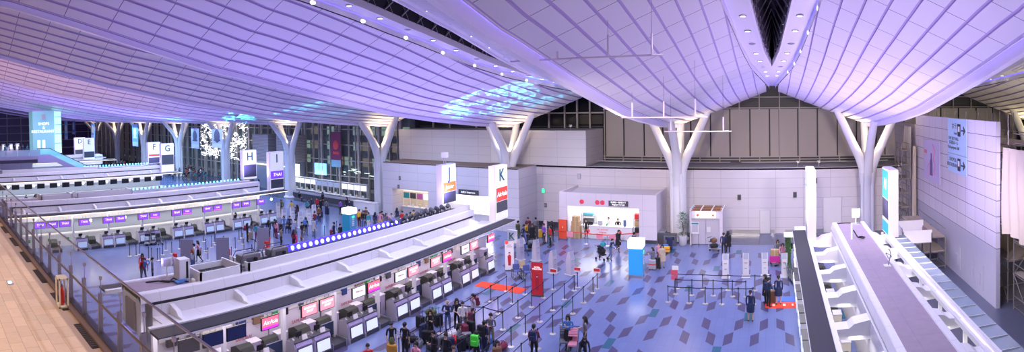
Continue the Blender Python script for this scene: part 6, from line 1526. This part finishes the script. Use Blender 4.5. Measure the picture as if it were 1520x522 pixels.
for k, (px, py, c, lab) in enumerate(((437.5, 363, (.8, .05, .2), 'pink red suitcase next to the person in maroon'), (485.5, 318, 'navy', 'blue suitcase in the booth queue'), (470, 325, 'blue', 'blue suitcases on the trolley in the booth queue, front one'), (476, 323, 'navy', 'navy suitcase behind the blue one in the booth queue'), (389, 347, 'black', 'black suitcase left of the people near sign I'), (409, 344, 'maroon', 'maroon suitcase near sign I'), (418, 343, 'black', 'black suitcase beside the man in pale blue shirt'), (428, 340, 'navy', 'navy suitcase among the machines'), (371, 355, 'beige', 'silver beige suitcase before the desks of aisle I'), (493.5, 352, 'maroon', 'dark red bag between the two people left of the teal totem'), (532, 326, 'red', 'red suitcase right of the teal totem'), (537, 325, 'maroon', 'dark red suitcase in the block corner queue'), (557, 331, 'yellow', 'yellow suitcase in the block corner queue'), (574, 330, 'pink', 'pink suitcase at the end of the block corner queue'), (441, 306+10, 'maroon', 'maroon suitcase before the glass facade'))):
    p = at(px, py); suitcase(p.x, p.y, 30*k, c, lab, h=.7 if k != 0 else .85)
# far crowds
cols = ['navy', 'black', 'grey', 'red', 'teal', 'white', 'maroon', 'blue', 'brown', 'olive']
seen = set(); r_ = random.Random(21); n = 0
zones = [((-90, -76), (41, 47.5), 46, 'in the crowd below the fairy lights'), ((-112, -97), (37, 44), 34, 'in the crowd beyond the escalator'), ((-66, -60), (36, 46), 16, 'in the crowd behind sign I'), ((-67.6, -64), (12, 31), 22, 'at the desks of aisle G')]
for (xa, xb), (ya, yb), cnt_, where in zones:
    for k in range(cnt_):
        for _ in range(50):
            c1, c2 = r_.choice(cols), r_.choice(['black', 'navy', 'jean', 'grey', 'khaki']); ps = r_.choice(['stand', 'walk', 'phone', 'hold'])
            lab = 'person in %s top, %s trousers, %s %s' % (c1, c2, {'stand': 'standing', 'walk': 'walking', 'phone': 'reading', 'hold': 'reaching'}[ps], where)
            if lab not in seen: break
        seen.add(lab)
        while True:
            fx, fy = r_.uniform(xa, xb), r_.uniform(ya, yb)
            if all(math.hypot(fx-(7.95-PER*q), fy-45) > 1.6 for q in range(10)): break
        person(fx, fy, r_.uniform(0, 360), ps, c1, c2, lab, hair=r_.choice(['short', 'long']), h=r_.uniform(1.55, 1.78), far=True)
for k in range(14):
    for _ in range(50):
        c1, c2 = r_.choice(['black', 'white', 'teal', 'grey', 'red', 'navy']), r_.choice(['black', 'navy', 'grey'])
        lab = 'person in %s top and %s trousers on the upper deck at the far left' % (c1, c2)
        if lab not in seen: break
    seen.add(lab)
    person(r_.uniform(-84, -80.6), 9.3+k*.55+r_.uniform(-.2, .2), r_.uniform(30, 150), 'stand', c1, c2, lab, hair='short', z=5.55, far=True)
for k in range(6):
    t = thing('queue_machine', 'white lit machine on the upper deck at the far left, %s' % ORD[k], 'machine', (-85-r_.uniform(0, 2), 9.4+k*1.2, 5.55)); MB().rbox(-.3, .3, -.3, .3, 0, 1.6, white, .05).build('body', t); MB().box(.3, .32, -.2, .2, .8, 1.4, scr_wht).build('screen', t)
# ------------------------------------------------------------------ light
def spot(x, y, z, tx, ty, tz, power, col, size=100, blend=.8, r=.25, name='spot'):
    l = bpy.data.lights.new(name, 'SPOT'); l.energy = power; l.color = col; l.spot_size = size*D2R; l.spot_blend = blend; l.shadow_soft_size = r
    o = bpy.data.objects.new(name, l); C.objects.link(o); o.location = (x, y, z)
    d = Vector((tx-x, ty-y, tz-z)); o.rotation_euler = d.to_track_quat('-Z', 'Y').to_euler(); return o
def area(x, y, z, sx, sy, power, col, rot=(0, 0, 0), name='area'):
    l = bpy.data.lights.new(name, 'AREA'); l.shape = 'RECTANGLE'; l.size = sx; l.size_y = sy; l.energy = power; l.color = col
    o = bpy.data.objects.new(name, l); C.objects.link(o); o.location = (x, y, z); o.rotation_euler = rot; return o
VIO = (.36, .26, 1.0); BLU = (.3, .42, 1.0); LIL = (.8, .58, 1.0); WRM = (1, .82, .62); PNK = (1, .55, .62); WHT = (1, .93, .92)
# colour wash projectors standing on the island roofs, aimed at the roof waves
for xc, k in ((4.7, 0), (-21.85, 1), (-48, 2), (-71.9, 3), (-98.3, 4)):
    for y in (10, 18, 26, 33):
        for s in (-1, 1):
            col = LIL if (k == 0 and s < 0) else VIO
            if k == 0 and s > 0: col = (.5, .42, 1)
            if k == 2 and y < 20: col = PNK
            p = 640
            if k == 0: p = 800
            spot(xc+s*.5, y, 4.6, xc+s*7, y+2, 15, p, col, 150, .9)
spot(7, 30, 4.5, 5, 30, 13, 1500, VIO, 110)
for x in (-2.5, -.5, 3.5): spot(x*1.0, 38, 4.4, x+2, 40, 12, 700, VIO, 110)  # these hang free past the island ends
spot(-12, 40, 6.5, -10, 34, 13, 900, LIL, 130)  # hangs free between the islands, not on a roof
# white ceiling downlights over the hall floor
for xx in (-.05, -16.01, -31.97, -47.93, -63.9, -79.9, -95.9):
    for y in (12, 18, 24, 30, 36, 41):
        z = rz(7.98-interp(BW, y), y)+.3
        for s in (-1, 1):
            b_ = interp(BW, y)
            spot(xx+s*max(.4, b_*.75), y, z-.15, xx+s*b_*.75, y+.3, 0, 850, (.74, .76, 1.0), 120, .6, r=.12)
for x in (-48, -60, -75): spot(x, 2.5, 8.3, x-6, 6, 18, 800, PNK, 150)  # added pink fill for the unlit near roof; no fixture there
# warm uplights at the column forks
for j in range(-1, 10):
    x = 7.95-PER*j
    for dx, dy in ((.0, .25), (.35, -.5), (-.35, -.5)):
        spot(x+dx, 45+dy, 7.25, x+dx*2, 45+dy*1.6, 11, 480, (1, .78, .42), 120, .8, r=.1)
# canopy lights over the desks
for xc, sides, col in ((4.7, (1, -1), WHT), (-21.85, (1,), (1, .86, .98)), (-48, (1,), (1, .95, .88)), (-71.9, (1,), (.9, .95, 1)), (-98.3, (1,), (.9, .95, 1))):
    for s in sides:
        area(xc+s*3.0, 21, 2.93, .5, 26, 200, col)
        area(xc+s*1.7, 21, 2.85, .5, 26, 110, col)
# shop, recess and kiosk interiors
area(-14.2, 45.2, 3.2, 6, 2, 190, (1, .97, 1)); area(-27.3, 45.3, 3.0, 4, 2, 260, (1, .97, .98)); area(-34.8, 45.6, 3.0, 4, 2, 60, WRM)
area(-52, 46.8, 3.6, 14, .6, 90, (.95, 1, .95))
# wash added in mid-hall to brighten the back walls; no fixtures there
for x in (-18, -9, 0, 8): spot(x*.8, 12, 11.8, x, 49, 3.4, 6500, (1, .84, .72), 40, .6, r=.4)
for x in (-36, -27): spot(x*.8, 12, 11.5, x, 45, 4, 3800, (1, .86, .9), 40, .6, r=.4)
# walkway lamps (warm)
for x in (-10, -18, -27, -38, -50): spot(x, 0.5, 11.0, x, 1.5, 6.4, 520, (1, .72, .45), 130, .6, r=.3)
# blue fill added above the left floor; no such lamps hang there
area(-30, 38, 9.3, 10, 6, 350, (.25, .5, 1)); area(-62, 38, 9.0, 20, 8, 900, (.3, .55, 1))
area(-85, 38, 9.0, 24, 8, 1700, (.3, .65, 1))
spot(20, 30, 6, 20, 40, 13, 1500, (1, .85, .6), 140); spot(22, 16, 8, 22, 25, 16, 1200, (1, .85, .6), 140); spot(14.2, 20, 9.3, 14, 24, 2, 700, WRM, 130); spot(6.5, 20, 8.5, 12, 34, 4, 2600, (.85, .75, 1), 76)  # added fill brightening the right roof, tarpaulin and hoarding; no fixtures
# cyan branch pattern projected on the roof (gobo in the lamp)
def gobo(x, y, z, tx, ty, tz, power, size, seed):
    o = spot(x, y, z, tx, ty, tz, power, (1, 1, 1), size, .15, r=0.02, name='pattern_projector')
    l = o.data; l.use_nodes = True; nt = l.node_tree
    em = next(n for n in nt.nodes if n.type == 'EMISSION'); em.inputs['Color'].default_value = (.08, .75, 1, 1)
    tc = nt.nodes.new('ShaderNodeTexCoord'); mp = nt.nodes.new('ShaderNodeMapping'); mp.inputs['Scale'].default_value = (1, 1, 1)
    # project the direction to a plane in the lamp's frame
    s = nt.nodes.new('ShaderNodeSeparateXYZ'); nt.links.new(tc.outputs['Normal'], s.inputs[0])
    u = mathn(nt, 'DIVIDE', s.outputs[0], s.outputs[2]); v = mathn(nt, 'DIVIDE', s.outputs[1], s.outputs[2])
    c = nt.nodes.new('ShaderNodeCombineXYZ'); nt.links.new(u, c.inputs[0]); nt.links.new(v, c.inputs[1]); c.inputs[2].default_value = seed
    vor = nt.nodes.new('ShaderNodeTexVoronoi'); vor.feature = 'DISTANCE_TO_EDGE'; vor.inputs['Scale'].default_value = 12
    nz = nt.nodes.new('ShaderNodeTexNoise'); nz.inputs['Scale'].default_value = 5; nt.links.new(c.outputs[0], nz.inputs['Vector'])
    ad = nt.nodes.new('ShaderNodeVectorMath'); ad.operation = 'ADD'; nt.links.new(c.outputs[0], ad.inputs[0]); nt.links.new(nz.outputs['Color'], ad.inputs[1])
    nt.links.new(ad.outputs[0], vor.inputs['Vector'])
    line = mathn(nt, 'LESS_THAN', vor.outputs['Distance'], .06)
    n2 = nt.nodes.new('ShaderNodeTexNoise'); n2.inputs['Scale'].default_value = 9; nt.links.new(c.outputs[0], n2.inputs['Vector'])
    msk = mathn(nt, 'GREATER_THAN', n2.outputs[0], .5)
    nt.links.new(mathn(nt, 'MULTIPLY', line, msk), em.inputs['Strength'])
    return o
gobo(-21.9, 27, 4.6, -20.6, 36, 12.0, 32000, 34, 1.3)
gobo(-48.0, 24, 4.6, -39.6, 33, 11.5, 40000, 22, 2.7)
gobo(-48.0, 30, 4.6, -54.0, 36, 11.0, 40000, 24, 4.1)
gobo(-71.9, 28, 4.6, -70.0, 36, 10.8, 18000, 26, 5.9)

w = bpy.data.worlds.new('world'); bpy.context.scene.world = w; w.use_nodes = True
w.node_tree.nodes['Background'].inputs['Color'].default_value = (.6, .55, .85, 1)
w.node_tree.nodes['Background'].inputs['Strength'].default_value = .1
sc = bpy.context.scene
sc.view_settings.view_transform = 'Standard'; sc.view_settings.look = 'None'; sc.view_settings.gamma = 1; sc.view_settings.exposure = .55
try: sc.view_settings.use_curve_mapping = False
except Exception: pass
for o_ in list(bpy.data.objects):
    if o_.type == 'MESH' and o_.parent is None and not o_.get('kind') and not o_.get('category'): print('UNTAGGED', o_.name)
dups = {k: v for k, v in LABELS.items() if len(v) > 1}
print('DUPLABELS', len(dups), list(dups)[:10])
try:
    sc.cycles.use_denoising = True; sc.cycles.max_bounces = 6; sc.cycles.diffuse_bounces = 3; sc.cycles.transparent_max_bounces = 12
except Exception: pass
for k_ in LABELS:
    if len(k_.split()) > 16: print('LONG', k_)
